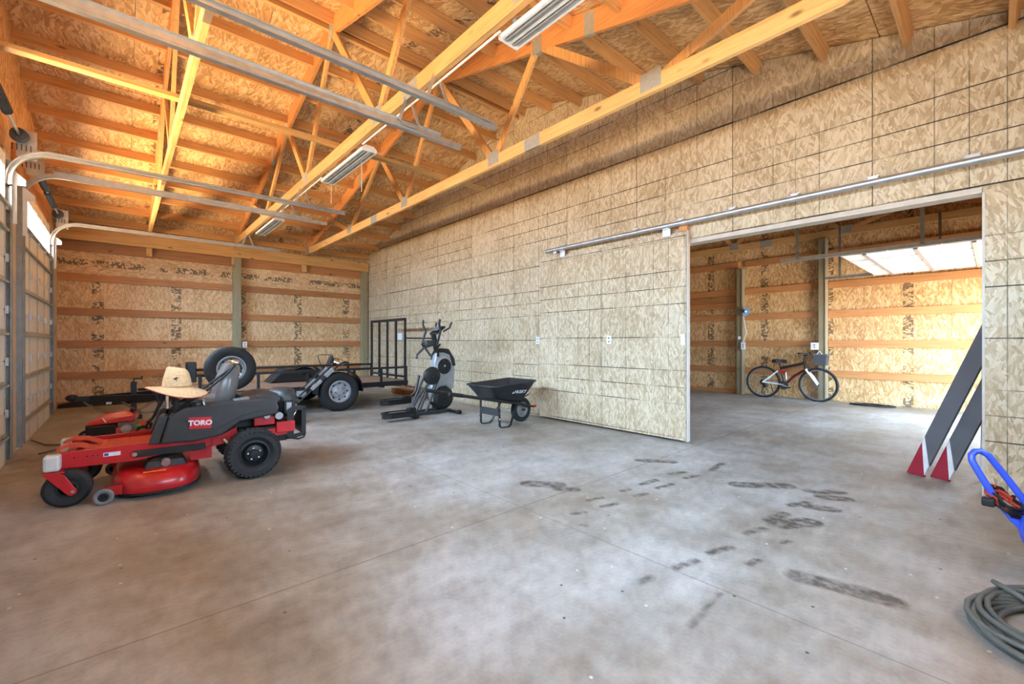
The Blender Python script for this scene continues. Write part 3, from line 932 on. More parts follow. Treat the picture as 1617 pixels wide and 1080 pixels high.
# ---- raised white overhead door in the bicycle room
od = thing('door_5', 'white overhead door raised flat under the trusses in the bicycle room', 'garage door', (7.76, -.62, 2.47), kind='structure')
for k in range(4):
    MB().box(0, 2.66, k * .53 + .004, k * .53 + .526, 0, .045).build('door_section', M_white, od)
    MB().box(.01, 2.65, k * .53 + .23, k * .53 + .27, -.03, -.001).build('strut', M_silver, od)
    for fx in (.012, .25, .5, .75, .988):
        MB().box(fx * 2.66 - .03, fx * 2.66 + .03, k * .53 + .01, k * .53 + .52, -.012, -.001).build('stile', M_white, od)
for x, s_, lb in ((7.72, 1, 'ceiling track nearer the partition holding the raised white door'), (10.46, -1, 'ceiling track nearer the end wall holding the raised white door')):
    t = thing('overhead_door_track', lb, 'door track', (x, 0, 2.488), 0, 'overhead door tracks of the bicycle room')
    MB().box(-.004, .004, -.5, 2.25, -.02, .03).box(-.004, s_ * .035, -.5, 2.25, -.024, -.018).box(-.004, s_ * .035, -.5, 2.25, .03, .034).build('rail', M_galv, t)
    MB().box(-.014, -.008, 2.0, 2.04, .0, 1.0).build('drop_hanger', M_galv_d, t)
    MB().box(-.014, -.008, .6, .64, .0, 1.0).build('drop_hanger', M_galv_d, t)


# ================================================================== wheels shared by several things
def tyre_profile(r, w, rim, bulge=.12):
    h = w / 2
    return [(rim, -h * .72), (rim + (r - rim) * .35, -h), (rim + (r - rim) * .7, -h * 1.0), (r - .012, -h * .82), (r, -h * .6), (r, h * .6), (r - .012, h * .82), (rim + (r - rim) * .7, h), (rim + (r - rim) * .35, h), (rim, h * .72)]


def add_wheel(parent, c, r, w, rim, axis=(0, 1, 0), rim_mat=None, holes=0, lugs=0, name='wheel', tread=0, dish=1, bolts=5, n=36):
    """wheel as a part: tyre, with rim, bolts and tread as its sub-parts. dish: +1 outer face towards +axis"""
    c = Vector(c); ax = Vector(axis).normalized()
    t = MB().lathe(tyre_profile(r, w, rim), c, ax, n).build(name, M_rubber, parent, smooth=35)
    h = w / 2 * dish
    MB().lathe([(rim + .004, -h * .7), (rim + .004, h * .78), (rim - .012, h * .8), (rim - .02, h * .45), (rim * .72, h * .25), (rim * .6, h * .42), (rim * .3, h * .5), (rim * .28, h * .72), (0.0001, h * .74)], c, ax, n).build('rim', rim_mat or M_silver, t, smooth=30)
    x = ax.orthogonal().normalized(); y = ax.cross(x)
    for k in range(holes):
        a = 2 * PI * k / holes
        p = c + (x * math.cos(a) + y * math.sin(a)) * rim * .78
        MB().cyl(p + ax * h * .2, p + ax * h * .36, rim * .095, n=10).build('rim_hole', M_blackm, t)
    for k in range(bolts):
        a = 2 * PI * (k + .5) / bolts
        p = c + (x * math.cos(a) + y * math.sin(a)) * rim * .42
        MB().cyl(p + ax * h * .42, p + ax * h * .62, rim * .07, n=6).build('lug_nut', M_chrome, t)
    if tread:
        tb = MB()
        for k in range(tread):
            a = 2 * PI * k / tread
            d = x * math.cos(a) + y * math.sin(a)
            tg = ax.cross(d)
            for s_ in (-1, 1):
                o_ = tg * (s_ * r * PI / tread * .5)
                p0 = c + d * (r + .001) + ax * (s_ * w * .06) + o_
                p1 = c + d * (r - .022) + ax * (s_ * w * .5) + o_ * -.4
                tb.beam(p0, p1, r * 2 * PI / tread * .45, .014, up=d)
        o = tb.build('tread_lugs', M_rubber, t)
        o['kind'] = 'stuff'
    return t


# ================================================================== red and black riding mower
M_decal_y = pm('yellow_decal', (232, 170, 40), .5)
M_decal_w = pm('white_decal', (225, 225, 235), .5)
M_body = pm('charcoal_body_plastic', (52, 53, 55), .42, 0, .12, 10, .1)
M_seat = pm('grey_vinyl_seat', (112, 113, 115), .32, 0, .08, 6, 0, .3)
M_castor = pm('castor_housing_silver', (214, 218, 220), .4, .2)
M_straw = pm('woven_straw', (226, 200, 158), .8, 0, .16, 60, .6)
M_strawrim = pm('red_hat_edging', (168, 66, 60), .7)

mw = thing('riding_mower', 'red and black zero-turn riding mower standing before the garage doors', 'riding mower', (.914, 4.913, 0), math.radians(177))
# rear tyres
for s_ in (1, -1):
    add_wheel(mw, (0, s_ * .42, .22), .218, .20, .118, (0, s_, 0), M_black, bolts=5, tread=34, name='rear_tyre')
# front castors
for s_ in (1, -1):
    y = s_ * .36
    cx = 1.19
    add_wheel(mw, (cx, y, .136), .136, .105, .06, (0, s_, 0), M_black, bolts=0, name='front_tyre', n=30)
    fk = MB()
    for q in (1, -1):
        yy = y + q * .062
        fk.prism([(1.235, .262), (1.315, .262), (1.30, .245), (1.185, .095), (1.165, .085), (1.14, .098), (1.135, .122), (1.20, .245)], 'Y', yy - .004, yy + .004)
    fk.box(1.20, 1.315, y - .066, y + .066, .258, .270)
    f = fk.build('castor_fork', M_red, mw, bevel=.003)
    MB().cyl((1.158, y - .075, .118), (1.158, y + .075, .118), .012, n=8).build('axle_bolt', M_chrome, f)
    hs = MB().box(1.225, 1.315, y - .045, y + .045, .272, .392).build('castor_housing', M_castor, mw, bevel=.018)
# frame rails, foot pan, front cross and foot rests
for s_ in (1, -1):
    MB().prism([(1.24, .272), (1.24, .392), (.60, .400), (-.30, .40), (-.30, .33), (.55, .30), (.80, .262)], 'Y', s_ * .30 - .022, s_ * .30 + .022).build('frame_rail', M_red, mw, bevel=.004)
MB().box(1.17, 1.225, -.32, .32, .30, .37).build('front_crossbar', M_red, mw, bevel=.004)
pan = MB().box(.62, 1.12, -.277, .277, .352, .362)
pan.prism([(.60, .362), (1.12, .362), (1.12, .375), (.60, .43)], 'Y', -.285, -.278)
pan.build('foot_pan', M_redtread, mw)
for k in range(9):
    MB().box(.66 + k * .05, .685 + k * .05, -.24, .24, .3625, .366).build('tread_rib', M_redtread, mw)
for s_ in (1, -1):
    pts = [(1.27, .40), (1.21, .425), (1.13, .415), (1.03, .365), (1.03, .355), (1.13, .402), (1.21, .412), (1.265, .39)]
    MB().prism(pts, 'Y', s_ * .16 - .075, s_ * .16 + .075).build('foot_rest', M_redtread, mw)
MB().box(.90, 1.0, .3225, .324, .325, .355).build('rail_decal', M_decal_w, mw)
MB().box(.97, .995, .3242, .325, .33, .35).build('rail_decal', pm('blue_decal', (60, 70, 150), .5), mw)
for x in (1.03, 1.06, 1.09, 1.16):
    MB().cyl((x, .3215, .345), (x, .3235, .345), .006, n=8).build('rail_hole', M_blackm, mw)
MB().box(.35, .82, .324, .34, .29, .345).build('lift_arm', M_black, mw, bevel=.003)
MB().cyl((.815, .33, .32), (.815, .36, .32), .017, n=10).build('lift_bolt', M_chrome, mw)
# mowing deck
def outline(sc_, n=40):
    pts = []
    for k in range(n):
        a = 2 * PI * k / n
        ca, sa = math.cos(a), math.sin(a)
        ex = .72
        x = math.copysign(abs(ca) ** ex, ca) * .295 * sc_ + .67
        y = math.copysign(abs(sa) ** ex, sa) * .53 * sc_ + .02
        pts.append((x, y))
    return pts
rings = []
for z, s_ in ((.045, 1.0), (.055, 1.015), (.10, 1.01), (.145, .985), (.175, .93), (.192, .84), (.198, .7)):
    rings.append([(x, y, z) for x, y in outline(s_)])
deck = MB().loft(rings).build('mower_deck', M_red, mw, smooth=50)
MB().loft([[(x, y, .034) for x, y in outline(1.02)], [(x, y, .05) for x, y in outline(1.02)]]).build('deck_skirt', M_black, deck)
for y in (.27, -.25):
    MB().loft([[(.62 + dx * 1.0, y + dy, .19) for dx, dy in ((-.14, -.12), (.14, -.12), (.14, .12), (-.14, .12))], [(.62 + dx, y + dy, .245) for dx, dy in ((-.12, -.10), (.12, -.10), (.12, .10), (-.12, .10))], [(.62 + dx, y + dy, .27) for dx, dy in ((-.08, -.07), (.08, -.07), (.08, .07), (-.08, .07))]]).build('belt_cover', M_black, deck, bevel=.01)
    MB().cyl((.62, y + .13, .225), (.62, y + .10, .24), .03, n=14).build('cover_knob', M_silver, deck)
MB().prism([(.62, .478), (.76, .468), (.76, .445), (.62, .455)], 'Z', .188, .1925).build('warning_decal', M_decal_y, deck)
for y in (.50, -.45):
    add_wheel(mw, (.985, y, .06), .060, .05, .03, (0, 1 if y > 0 else -1, 0), M_black, bolts=1, name='anti_scalp_wheel', n=22).data.materials[0] = M_midgrey
    MB().box(.86, .99, y - .04 * (1 if y > 0 else -1) - .008, y - .04 * (1 if y > 0 else -1) + .008, .05, .12).build('wheel_bracket', M_red, deck)
MB().prism([(.30, .20), (.45, .20), (.47, .30), (.30, .34)], 'Y', .22, .30).build('deck_hanger', M_red, mw)
# bodywork
side = [(.655, .385), (.60, .602), (.50, .668), (.26, .688), (-.12, .70), (-.19, .67), (-.215, .60), (-.19, .545), (.10, .505), (.235, .405), (.42, .378)]
for s_ in (1, -1):
    a, b = (.22, .405) if s_ > 0 else (-.405, -.22)
    fd = MB().prism(side, 'Y', a, b).build('side_pod', M_body, mw, bevel=.016)
    MB().prism([(.50, .56), (.42, .63), (.02, .645), (-.12, .60), (.10, .555), (.28, .46)], 'Y', *(sorted((s_ * .404, s_ * .411)))).build('pod_panel', M_body, fd, bevel=.006)
MB().prism([(.73, .385), (.66, .60), (.635, .615), (.60, .60), (.66, .385)], 'Y', .19, .37).build('control_tower', M_darkgrey, mw, bevel=.01)
MB().prism([(.73, .385), (.66, .60), (.635, .615), (.60, .60), (.66, .385)], 'Y', -.37, -.19).build('control_tower', M_darkgrey, mw, bevel=.01)
MB().prism([(.45, .42), (.45, .60), (.1, .62), (-.2, .62), (-.2, .42)], 'Y', -.22, .22).build('seat_platform', M_black, mw, bevel=.01)
MB().prism([(.05, .70), (-.10, .735), (-.22, .73), (-.26, .66), (-.2, .60), (.05, .60)], 'Y', -.25, .28).build('engine_hood', M_body, mw, bevel=.02)
MB().cyl((.41, .31, .665), (.41, .31, .70), .045, .04, n=18).build('fuel_cap', M_black, mw, bevel=.004)
MB().cyl((.36, .26, .67), (.36, .26, .715), .016, n=10).build('throttle_knob', M_chrome, mw)
MB().prism([(.14, .675), (.02, .69), (.02, .715), (.14, .70)], 'Y', .24, .36).build('cup_tray', M_midgrey, mw, bevel=.006)
# badge
bd = MB().prism([(.468, .488), (.468, .585), (.312, .575), (.312, .478)], 'Y', .411, .415).build('badge', pm('badge_red', (196, 30, 44), .4), mw, bevel=.003)
MT = Matrix.Translation((.39, .4165, .5315)) @ Matrix.Rotation(math.radians(-3.0), 4, 'Y') @ Matrix.Rotation(PI, 4, 'Z') @ Matrix.Rotation(PI / 2, 4, 'X')
text_obj('TORO', 'badge_lettering', .058, M_decal_w, bd, MT, .001, .0026)
# seat
def seat_ring(x, z, hw, th, lean):
    pts = []
    for k in range(16):
        a = 2 * PI * k / 16
        ca, sa = math.cos(a), math.sin(a)
        yy = math.copysign(abs(ca) ** .55, ca) * hw
        tt = math.copysign(abs(sa) ** .7, sa) * th
        pts.append((x + tt * math.cos(lean) + .07 * (abs(yy) / max(hw, .01)) ** 2.5, yy, z + tt * math.sin(lean)))
    return pts
MB().loft([seat_ring(.18, .66, .21, .075, .2), seat_ring(.165, .72, .225, .08, .2), seat_ring(.15, .80, .225, .08, .22), seat_ring(.13, .88, .215, .07, .25), seat_ring(.11, .95, .195, .055, .3), seat_ring(.10, 1.0, .15, .03, .4)]).build('seat_back', M_seat, mw, smooth=60)
MB().loft([[(x, y, z) for x, y in ((.16, -.2), (.5, -.21), (.56, -.15), (.56, .15), (.5, .21), (.16, .2))] for z in (.625, .66, .70)] + [[(x, y, .72) for x, y in ((.2, -.16), (.48, -.17), (.52, -.12), (.52, .12), (.48, .17), (.2, .16))]]).build('seat_cushion', M_seat, mw, bevel=.012)
# steering levers and arm bars
for s_ in (1, -1):
    lv = MB().tube([(.56, s_ * .31, .50), (.555, s_ * .31, .65), (.55, s_ * .30, .78), (.53, s_ * .24, .80), (.52, s_ * .08, .80)], .016, 10).build('steering_lever', M_darkgrey, mw, smooth=50)
    MB().tube([(.555, s_ * .312, .63), (.551, s_ * .306, .74)], .022, 10).build('lever_boot', M_blackm, lv, smooth=50)
    MB().cyl((.605, s_ * .28, .66), (.605, s_ * .28, .775), .011, n=10).build('damper_rod', M_chrome, lv)
for dy, dz in ((.0, 0), (.05, -.035)):
    MB().tube([(.53, .24 + dy, .70 + dz), (.40, .24 + dy, .775 + dz), (.20, .22 + dy, .935 + dz * .6), (.13, .2 + dy * .6, .99)], .010, 8).build('arm_bar', M_blackm, mw, smooth=50)
MB().ball((.115, .2, 1.03), (.035, .03, .028)).build('arm_knob', M_chrome, mw, smooth=60)
MB().tube([(.13, .2, .985), (.10, .2, 1.02), (.07, .19, 1.0), (.065, .19, .93)], .008, 8).build('arm_hook', M_blackm, mw, smooth=60)
# engine and rear guard
MB().loft([[(-.31 + .12 * k_ * math.cos(2 * PI * i / 20), .02 + .21 * k_ * math.sin(2 * PI * i / 20), z) for i in range(20)] for z, k_ in ((.44, .95), (.60, 1.0), (.68, 1.02), (.73, .92), (.752, .7), (.76, .3))]).build('engine_cowl', M_darkgrey, mw, smooth=50)
MB().box(-.37, -.28, .21, .28, .52, .64).build('air_filter', M_black, mw, bevel=.008)
MB().box(-.345, -.30, .278, .288, .53, .63).build('filter_clip', M_silver, mw, bevel=.003)
MB().tube([(-.30, .27, .50), (-.36, .275, .49), (-.385, .275, .53), (-.385, .27, .60)], .009, 8).build('fuel_pipe', M_chrome, mw, smooth=50)
MB().cyl((-.22, .30, .52), (-.22, .37, .52), .035, n=14).build('oil_filter', M_silver, mw, bevel=.004)
MB().box(-.19, -.02, .24, .33, .44, .52).build('rear_chassis', M_red, mw, bevel=.005)
MB().box(-.36, -.20, .30, .36, .36, .46).build('rear_chassis', M_red, mw, bevel=.005)
MB().cyl((-.12, .31, .53), (-.12, .36, .53), .028, n=12).build('pump_fan', M_silver, mw)
for s_ in (1, -1):
    a, b = (.30, .312) if s_ > 0 else (-.312, -.30)
    g = MB()
    g.prism([(-.36, .28), (-.30, .28), (-.30, .56), (-.36, .60), (-.47, .585), (-.47, .545), (-.36, .555)], 'Y', a, b)
    g.prism([(-.36, .28), (-.36, .32), (-.43, .33), (-.43, .55), (-.47, .585), (-.47, .30)], 'Y', a, b)
    g.build('guard_plate', M_black, mw)
MB().box(-.47, -.455, -.30, .30, .30, .56).build('rear_guard', M_black, mw, bevel=.004)
MB().tube([(-.30, .32, .30), (-.40, .32, .27), (-.45, .31, .28), (-.46, .31, .31)], .009, 8).build('guard_loop', M_blackm, mw, smooth=50)
MB().box(-.30, .1, -.30, .30, .27, .42).build('transaxle', M_blackm, mw)
MB().cyl((0, -.42, .22), (0, .42, .22), .035, n=12).build('rear_axle', M_blackm, mw)
MB().prism([(.30, .36), (.12, .45), (.10, .34), (.30, .30)], 'Y', .23, .33).build('mid_bracket', M_red, mw)
MB().tube([(.22, .36, .36), (.17, .37, .30), (.13, .37, .27)], .012, 8).build('brake_lever', pm('pale_metal', (190, 184, 150), .5, .3), mw)

# straw hat resting on the steering lever
th = math.radians(177)
def mloc(x, y, z):
    return (.914 + x * math.cos(th) - y * math.sin(th), 4.913 + x * math.sin(th) + y * math.cos(th), z)
hat = thing('straw_hat', 'wide-brimmed woven straw hat hung on the mower lever', 'hat', mloc(.545, .30, .812), math.radians(177))
hr = []
NH = 40
for r_, z_, wob in ((.098, .03, 0), (.12, .022, 0), (.16, .014, .006), (.195, .0, .014), (.215, -.018, .022), (.212, -.024, .022), (.19, -.008, .014), (.15, .006, .006), (.10, .018, 0)):
    hr.append([(1.0 * r_ * math.cos(2 * PI * k / NH), 1.0 * r_ * math.sin(2 * PI * k / NH), z_ + wob * math.sin(2 * 2 * PI * k / NH + 1.1) + .03 * (r_ / .2) ** 2 * math.cos(2 * PI * k / NH)) for k in range(NH)])
MB().loft(hr, cap=False).build('brim', M_straw, hat, smooth=60)
cr = []
for z_, rx, ry in ((.022, .104, .092), (.06, .100, .088), (.10, .094, .08), (.14, .084, .068), (.175, .072, .052), (.19, .058, .036), (.186, .035, .018), (.176, .012, .006)):
    cr.append([(rx * math.cos(2 * PI * k / 28), ry * math.sin(2 * PI * k / 28), z_ + (.012 * math.cos(2 * PI * k / 28) if z_ > .15 else 0)) for k in range(28)])
MB().loft(cr).build('crown', M_straw, hat, smooth=60)
MB().lathe([(.1055, .0), (.1065, .012), (.1045, .014)], (0, 0, .024), n=28).build('hat_band', pm('tan_band', (176, 140, 96), .8), hat)
MB().prism([(.03, .10), (.008, .115), (-.012, .108), (.006, .098), (.002, .075), (.014, .095)], 'Y', .0835, .086).build('emblem', pm('emblem_grey', (70, 62, 66), .7), hat)
MB().tube([(.214 * math.cos(2 * PI * k / NH), .214 * math.sin(2 * PI * k / NH), -.021 + .022 * math.sin(4 * PI * k / NH + 1.1) + .03 * (.214 / .2) ** 2 * math.cos(2 * PI * k / NH)) for k in range(NH)], .004, 6, closed=True).build('brim_edging', M_strawrim, hat)

# ================================================================== red push mower behind it
rm = thing('push_mower', 'small red push mower with black grass housing beside the garage door', 'push mower', (-.02, 7.55, 0), math.radians(172))
for x in (-.26, .27):
    for s_ in (1, -1):
        add_wheel(rm, (x, s_ * .185, .072), .072, .04, .04, (0, s_, 0), M_midgrey, bolts=1, name='mower_wheel', n=20)
MB().loft([[(.30 * k_ * math.copysign(abs(math.cos(2 * PI * i / 24)) ** .6, math.cos(2 * PI * i / 24)), .21 * k_ * math.copysign(abs(math.sin(2 * PI * i / 24)) ** .6, math.sin(2 * PI * i / 24)), z) for i in range(24)] for z, k_ in ((.05, 1), (.13, .98), (.165, .85), (.17, .5))]).build('deck', M_red, rm, smooth=50)
MB().loft([[(.26 + x, y, z) for x, y in ((-.26, -.2), (.0, -.18), (.03, -.12), (.03, .14), (.0, .235), (-.26, .24))] for z in (.035, .19)]).build('engine_shroud', M_blackm, rm, bevel=.015)
MB().loft([[(x, y, z) for x, y, z in ((.30, -.15, .192), (.30, .2, .192), (-.18, .21, .21), (-.18, -.17, .21))], [(x, y, z) for x, y, z in ((.25, -.13, .235), (.25, .17, .235), (-.18, .20, .29), (-.18, -.16, .29))], [(x, y, z) for x, y, z in ((.14, -.09, .305), (.14, .09, .305), (-.10, .12, .342), (-.10, -.12, .342))]]).build('hood', M_red, rm, bevel=.02)
MB().beam((.13, .18, .275), (.09, .207, .225), .012, .01).build('hood_stripe', M_decal_w, rm)
MB().box(-.17, -.12, .0, .10, .315, .355).build('filler_cap', M_blackm, rm, bevel=.006)
MB().cyl((-.10, .19, .13), (-.10, .235, .13), .055, n=14).build('recoil_cover', M_silver, rm, bevel=.006)
MB().box(-.2, -.02, .12, .2, .10, .205).build('muffler', M_midgrey, rm, bevel=.006)
MB().box(-.24, -.18, .17, .2, .14, .165).build('green_tag', pm('green_plastic', (90, 190, 60), .5), rm)
for s_ in (1, -1):
    MB().tube([(-.28, s_ * .19, .12), (-.36, s_ * .19, .24), (-.42, s_ * .185, .40), (-.40, s_ * .18, .52), (-.33, s_ * .17, .60)], .014, 8).build('handle_leg', M_blackm, rm, smooth=50)
MB().tube([(-.33, .17, .60), (-.31, .1, .615), (-.31, -.1, .615), (-.33, -.17, .60)], .013, 8).build('handle_bar', M_blackm, rm, smooth=50)

# ================================================================== walk-behind trimmer with the folding tube handle
wt = thing('wheeled_trimmer', 'black wheeled trimmer with silver fittings and slanted tube handle before the trailer', 'trimmer', (1.72, 7.15, 0), 0)
for s_ in (1, -1):
    add_wheel(wt, (.10, s_ * .2, .15), .15, .05, .08, (0, s_, 0), M_midgrey, bolts=1, name='trimmer_wheel', n=24)
    MB().tube([(.05, s_ * .15, .16), (.30, s_ * .15, .34), (.62, s_ * .14, .62), (.86, s_ * .13, .84), (.98, s_ * .11, .90)], .014, 8).build('handle_tube', M_black, wt, smooth=50)
    MB().tube([(.10, s_ * .10, .22), (.42, s_ * .10, .52), (.72, s_ * .10, .80)], .011, 8).build('control_tube', M_blackm, wt, smooth=50)
    MB().beam((.45, s_ * .15, .49), (.60, s_ * .14, .62), .03, .05).build('handle_clamp', M_silver, wt, bevel=.004)
    MB().beam((.66, s_ * .14, .68), (.78, s_ * .13, .79), .035, .06).build('handle_clamp', M_silver, wt, bevel=.004)
MB().box(-.30, .12, -.16, .16, .12, .30).build('body', M_blackm, wt, bevel=.03)
MB().cyl((-.12, 0, .30), (-.12, 0, .44), .12, .10, n=18).build('engine', M_darkgrey, wt, bevel=.01)
MB().box(.30, .40, -.09, .09, .38, .46).build('handle_brace', M_silver, wt, bevel=.006)
MB().tube([(.68, .09, .80), (.62, .09, 1.0), (.64, .07, 1.015), (.78, -.05, 1.015), (.80, -.07, 1.0), (.80, -.09, .82)], .006, 6).build('bail_wire', M_blackm, wt, smooth=50)
MB().loft([[(.88 + .10 * k_ * math.cos(2 * PI * i / 18) + z * .25, .0 + .12 * k_ * math.sin(2 * PI * i / 18), .87 + z - .35 * .10 * k_ * math.cos(2 * PI * i / 18)) for i in range(18)] for z, k_ in ((0, 1), (.04, 1.0), (.075, .7), (.085, .25))]).build('debris_cowl', M_chrome, wt, smooth=50)
MB().prism([(.74, .86), (.80, 1.0), (.84, .90)], 'Y', -.07, .07).build('cowl_bracket', M_black, wt)
MB().tube([(.98, .11, .90), (1.05, .07, .88), (1.05, -.07, .88), (.98, -.11, .90)], .014, 8).build('grip_bar', M_black, wt, smooth=50)


# ================================================================== utility trailer
M_trwood = wood('trailer_deck_plank', (150, 122, 104), 'X', var=.15)
M_trim_bl = pm('trailer_black', (24, 25, 30), .38, 0, .1, 6)
tl = thing('utility_trailer', 'black open utility trailer with raised mesh-free ramp gate along the far wall', 'trailer', (2.6, 8.8, 0))
tx0, tx1, ty0, ty1 = -1.74, 1.70, -.85, .80
for y in (ty0, ty1):
    b_ = MB()
    b_.box(tx0, tx1, y - .025, y + .025, .36, .45)
    b_.box(tx0, tx1, y - .02, y + .02, .695, .735)
    b_.build('side_rail', M_trim_bl, tl)
    for x in (tx0 + .02, -.95, -.2, .62, 1.15, tx1 - .02):
        MB().box(x - .02, x + .02, y - .018, y + .018, .45, .70).build('rail_post', M_trim_bl, tl)
for x in (tx0, tx1):
    MB().box(x - .025, x + .025, ty0, ty1, .36, .45).build('cross_beam', M_trim_bl, tl)
MB().box(tx0 - .02, tx0 + .02, ty0, ty1, .695, .735).build('front_rail', M_trim_bl, tl)
for x in (-1.2, -.6, 0, .6, 1.2):
    MB().box(x - .02, x + .02, ty0, ty1, .33, .40).build('cross_member', M_trim_bl, tl)
npl = 9
pw = (ty1 - ty0 - .06) / npl
for k in range(npl):
    MB().box(tx0 + .03, tx1 - .03, ty0 + .03 + k * pw + .003, ty0 + .03 + (k + 1) * pw - .003, .415, .448).build('deck_plank', M_trwood, tl)
# wheels and fenders (outside the rails)
for s_, yy in ((-1, ty0 - .14), (1, ty1 + .14)):
    add_wheel(tl, (.28, yy, .345), .345, .20, .19, (0, s_, 0), pm('trailer_wheel_grey', (168, 172, 178), .4, .2), holes=8, bolts=5, name='trailer_wheel', n=40)
    fn = []
    for k in range(13):
        a = PI * (-.02 + 1.04 * k / 12)
        fn.append((.28 + .405 * math.cos(a), .345 + .40 * math.sin(a)))
    inner = [(.28 + (x - .28) * .96, .345 + (z - .345) * .96) for x, z in fn]
    MB().prism(fn + inner[::-1], 'Y', yy - .12, yy + .12).build('fender', M_trim_bl, tl, smooth=30)
MB().cyl((.28, ty0 - .1, .345), (.28, ty1 + .1, .345), .035, n=12).build('axle', M_trim_bl, tl)
# gate
gt = MB()
gx_ = tx1 - .02
gt.box(gx_ - .02, gx_ + .02, ty0 + .02, ty1 - .02, 1.655, 1.71)
gate = gt.build('ramp_gate', M_trim_bl, tl)
MB().box(gx_ - .02, gx_ + .02, ty0 + .02, ty1 - .02, .50, .54).build('gate_rail', M_trim_bl, gate)
for k in range(5):
    y = ty0 + .04 + (ty1 - ty0 - .08) * k / 4
    MB().box(gx_ - .018, gx_ + .018, y - .02, y + .02, .46, 1.66).build('gate_bar', M_trim_bl, gate)
MB().box(gx_ - .024, gx_ - .02, ty0 + .13, ty0 + .30, 1.27, 1.40).build('number_plate', pm('plate_pale', (190, 198, 206), .4), gate)
MB().cyl((gx_, ty0 + .02, 1.30), (gx_ + .62, ty0 + .02, 1.295), .014, n=8).build('gate_latch_bar', M_trim_bl, gate)
MB().box(tx1, tx1 + .05, ty0 + .06, ty0 + .16, .33, .41).build('tail_light', pm('tail_red', (170, 20, 40), .3), tl, bevel=.008)
MB().box(tx1, tx1 + .05, ty1 - .16, ty1 - .06, .33, .41).build('tail_light', pm('tail_red', (170, 20, 40), .3), tl, bevel=.008)
for y in (ty0 + .25, ty0 + .38):
    MB().cyl((tx1 - .1, y, .33), (tx1 + .0, y, .33), .03, n=10).build('gate_hinge', M_galv, tl)
# tongue
for s_ in (1, -1):
    MB().beam((tx0 + .1, s_ * .62, .39), (-2.92, s_ * .04, .39), .06, .09).build('tongue_beam', M_trim_bl, tl)
MB().beam((-2.9, 0, .39), (-3.12, 0, .40), .07, .08).build('coupler', M_trim_bl, tl, bevel=.01)
MB().ball((-3.12, 0, .42), (.07, .05, .05)).build('coupler_ball_cap', M_black, tl, smooth=60)
jk = MB().box(-2.49, -2.42, -.10, -.03, .12, .62).build('jack', M_trim_bl, tl)
MB().box(-2.55, -2.36, -.16, .03, .06, .12).build('jack_foot', M_black, jk)
MB().tube([(-2.455, -.065, .62), (-2.455, -.065, .66), (-2.36, -.065, .66), (-2.36, -.065, .70)], .012, 6).build('jack_crank', M_black, jk)
MB().box(-2.76, -2.70, -.14, -.138, .31, .40).build('label_tag', M_decal_w, tl)
for c0, c1 in (((-3.0, -.05, .36), (-2.2, -.3, .36)), ((-2.6, -.12, .35), (-2.0, -.45, .36))):
    nlk = 16
    for k in range(nlk):
        t = (k + .5) / nlk
        x = c0[0] + (c1[0] - c0[0]) * t; y = c0[1] + (c1[1] - c0[1]) * t; z = .36 - .20 * 4 * t * (1 - t)
        dz = -.20 * 4 * (1 - 2 * t)
        d_ = Vector((c1[0] - c0[0], c1[1] - c0[1], dz)).normalized()
        e_ = d_.orthogonal().normalized() if k % 2 else d_.cross(d_.orthogonal()).normalized()
        MB().tube([Vector((x, y, z)) + d_ * .032 * math.cos(2 * PI * i / 10) + e_ * .016 * math.sin(2 * PI * i / 10) for i in range(10)], .006, 5, closed=True).build('chain_link', M_galv_d, tl)
for k, (x, y) in enumerate(((-2.1, -.15), (-1.95, .1))):
    MB().box(x - .04, x + .04, y - .03, y + .03, .43, .50).build('tie_bracket', M_black, tl)
MB().tube([(-2.4, -.1, .5), (-2.2, -.25, .52), (-2.05, -.35, .45), (-2.0, -.38, .3), (-1.97, -.38, .16)], .022, 8).build('wiring_loom', M_blackm, tl, smooth=50)
MB().box(tx0 - .14, tx0 - .02, ty0 + .02, ty0 + .22, .62, .92).build('tool_box', M_black, tl, bevel=.01)
# spare wheel held on the near rail
sp = tag(bpy.data.objects.new('spare_wheel', None), 'spare trailer wheel mounted upright on the near trailer rail', 'wheel')
COL.objects.link(sp); sp.location = (1.245, 7.80, .815)
add_wheel(sp, (0, 0, 0), .335, .19, .19, (0, -1, 0), pm('spare_rim_grey', (150, 152, 156), .4, .3), holes=8, bolts=0, name='tyre', n=40)
MB().cyl((0, -.06, 0), (0, .12, 0), .03, n=12).build('mount_stud', M_black, sp)
MB().box(-.05, .06, -.075, -.07, .115, .135).build('marking', M_decal_y, sp)
# dark folded panel lying on the trailer bed and a low black strip along the wall foot
tag(MB().prism([(2.05, .455), (2.75, .455), (2.78, .50), (2.45, .70), (2.30, .70)], 'Y', 9.0, 9.5).build('folded_tarp', M_blackm, bevel=.02), 'dark folded tarp lying on the trailer bed', 'tarp')
tp = MB()
rg = []
for k in range(14):
    x = -.86 + k * .16
    hh = .05 + .16 * min(1, k / 8) + .015 * math.sin(k * 2.1)
    rg.append([(x, 11.45 + .02 * math.sin(k), .0), (x, 11.70, .0), (x, 11.71, hh), (x, 11.58, hh * 1.02), (x, 11.49, hh * .55)])
tag(tp.loft(rg).build('black_foot_strip', M_blackm, smooth=60), 'low uneven black strip along the foot of the far wall', 'sheeting')

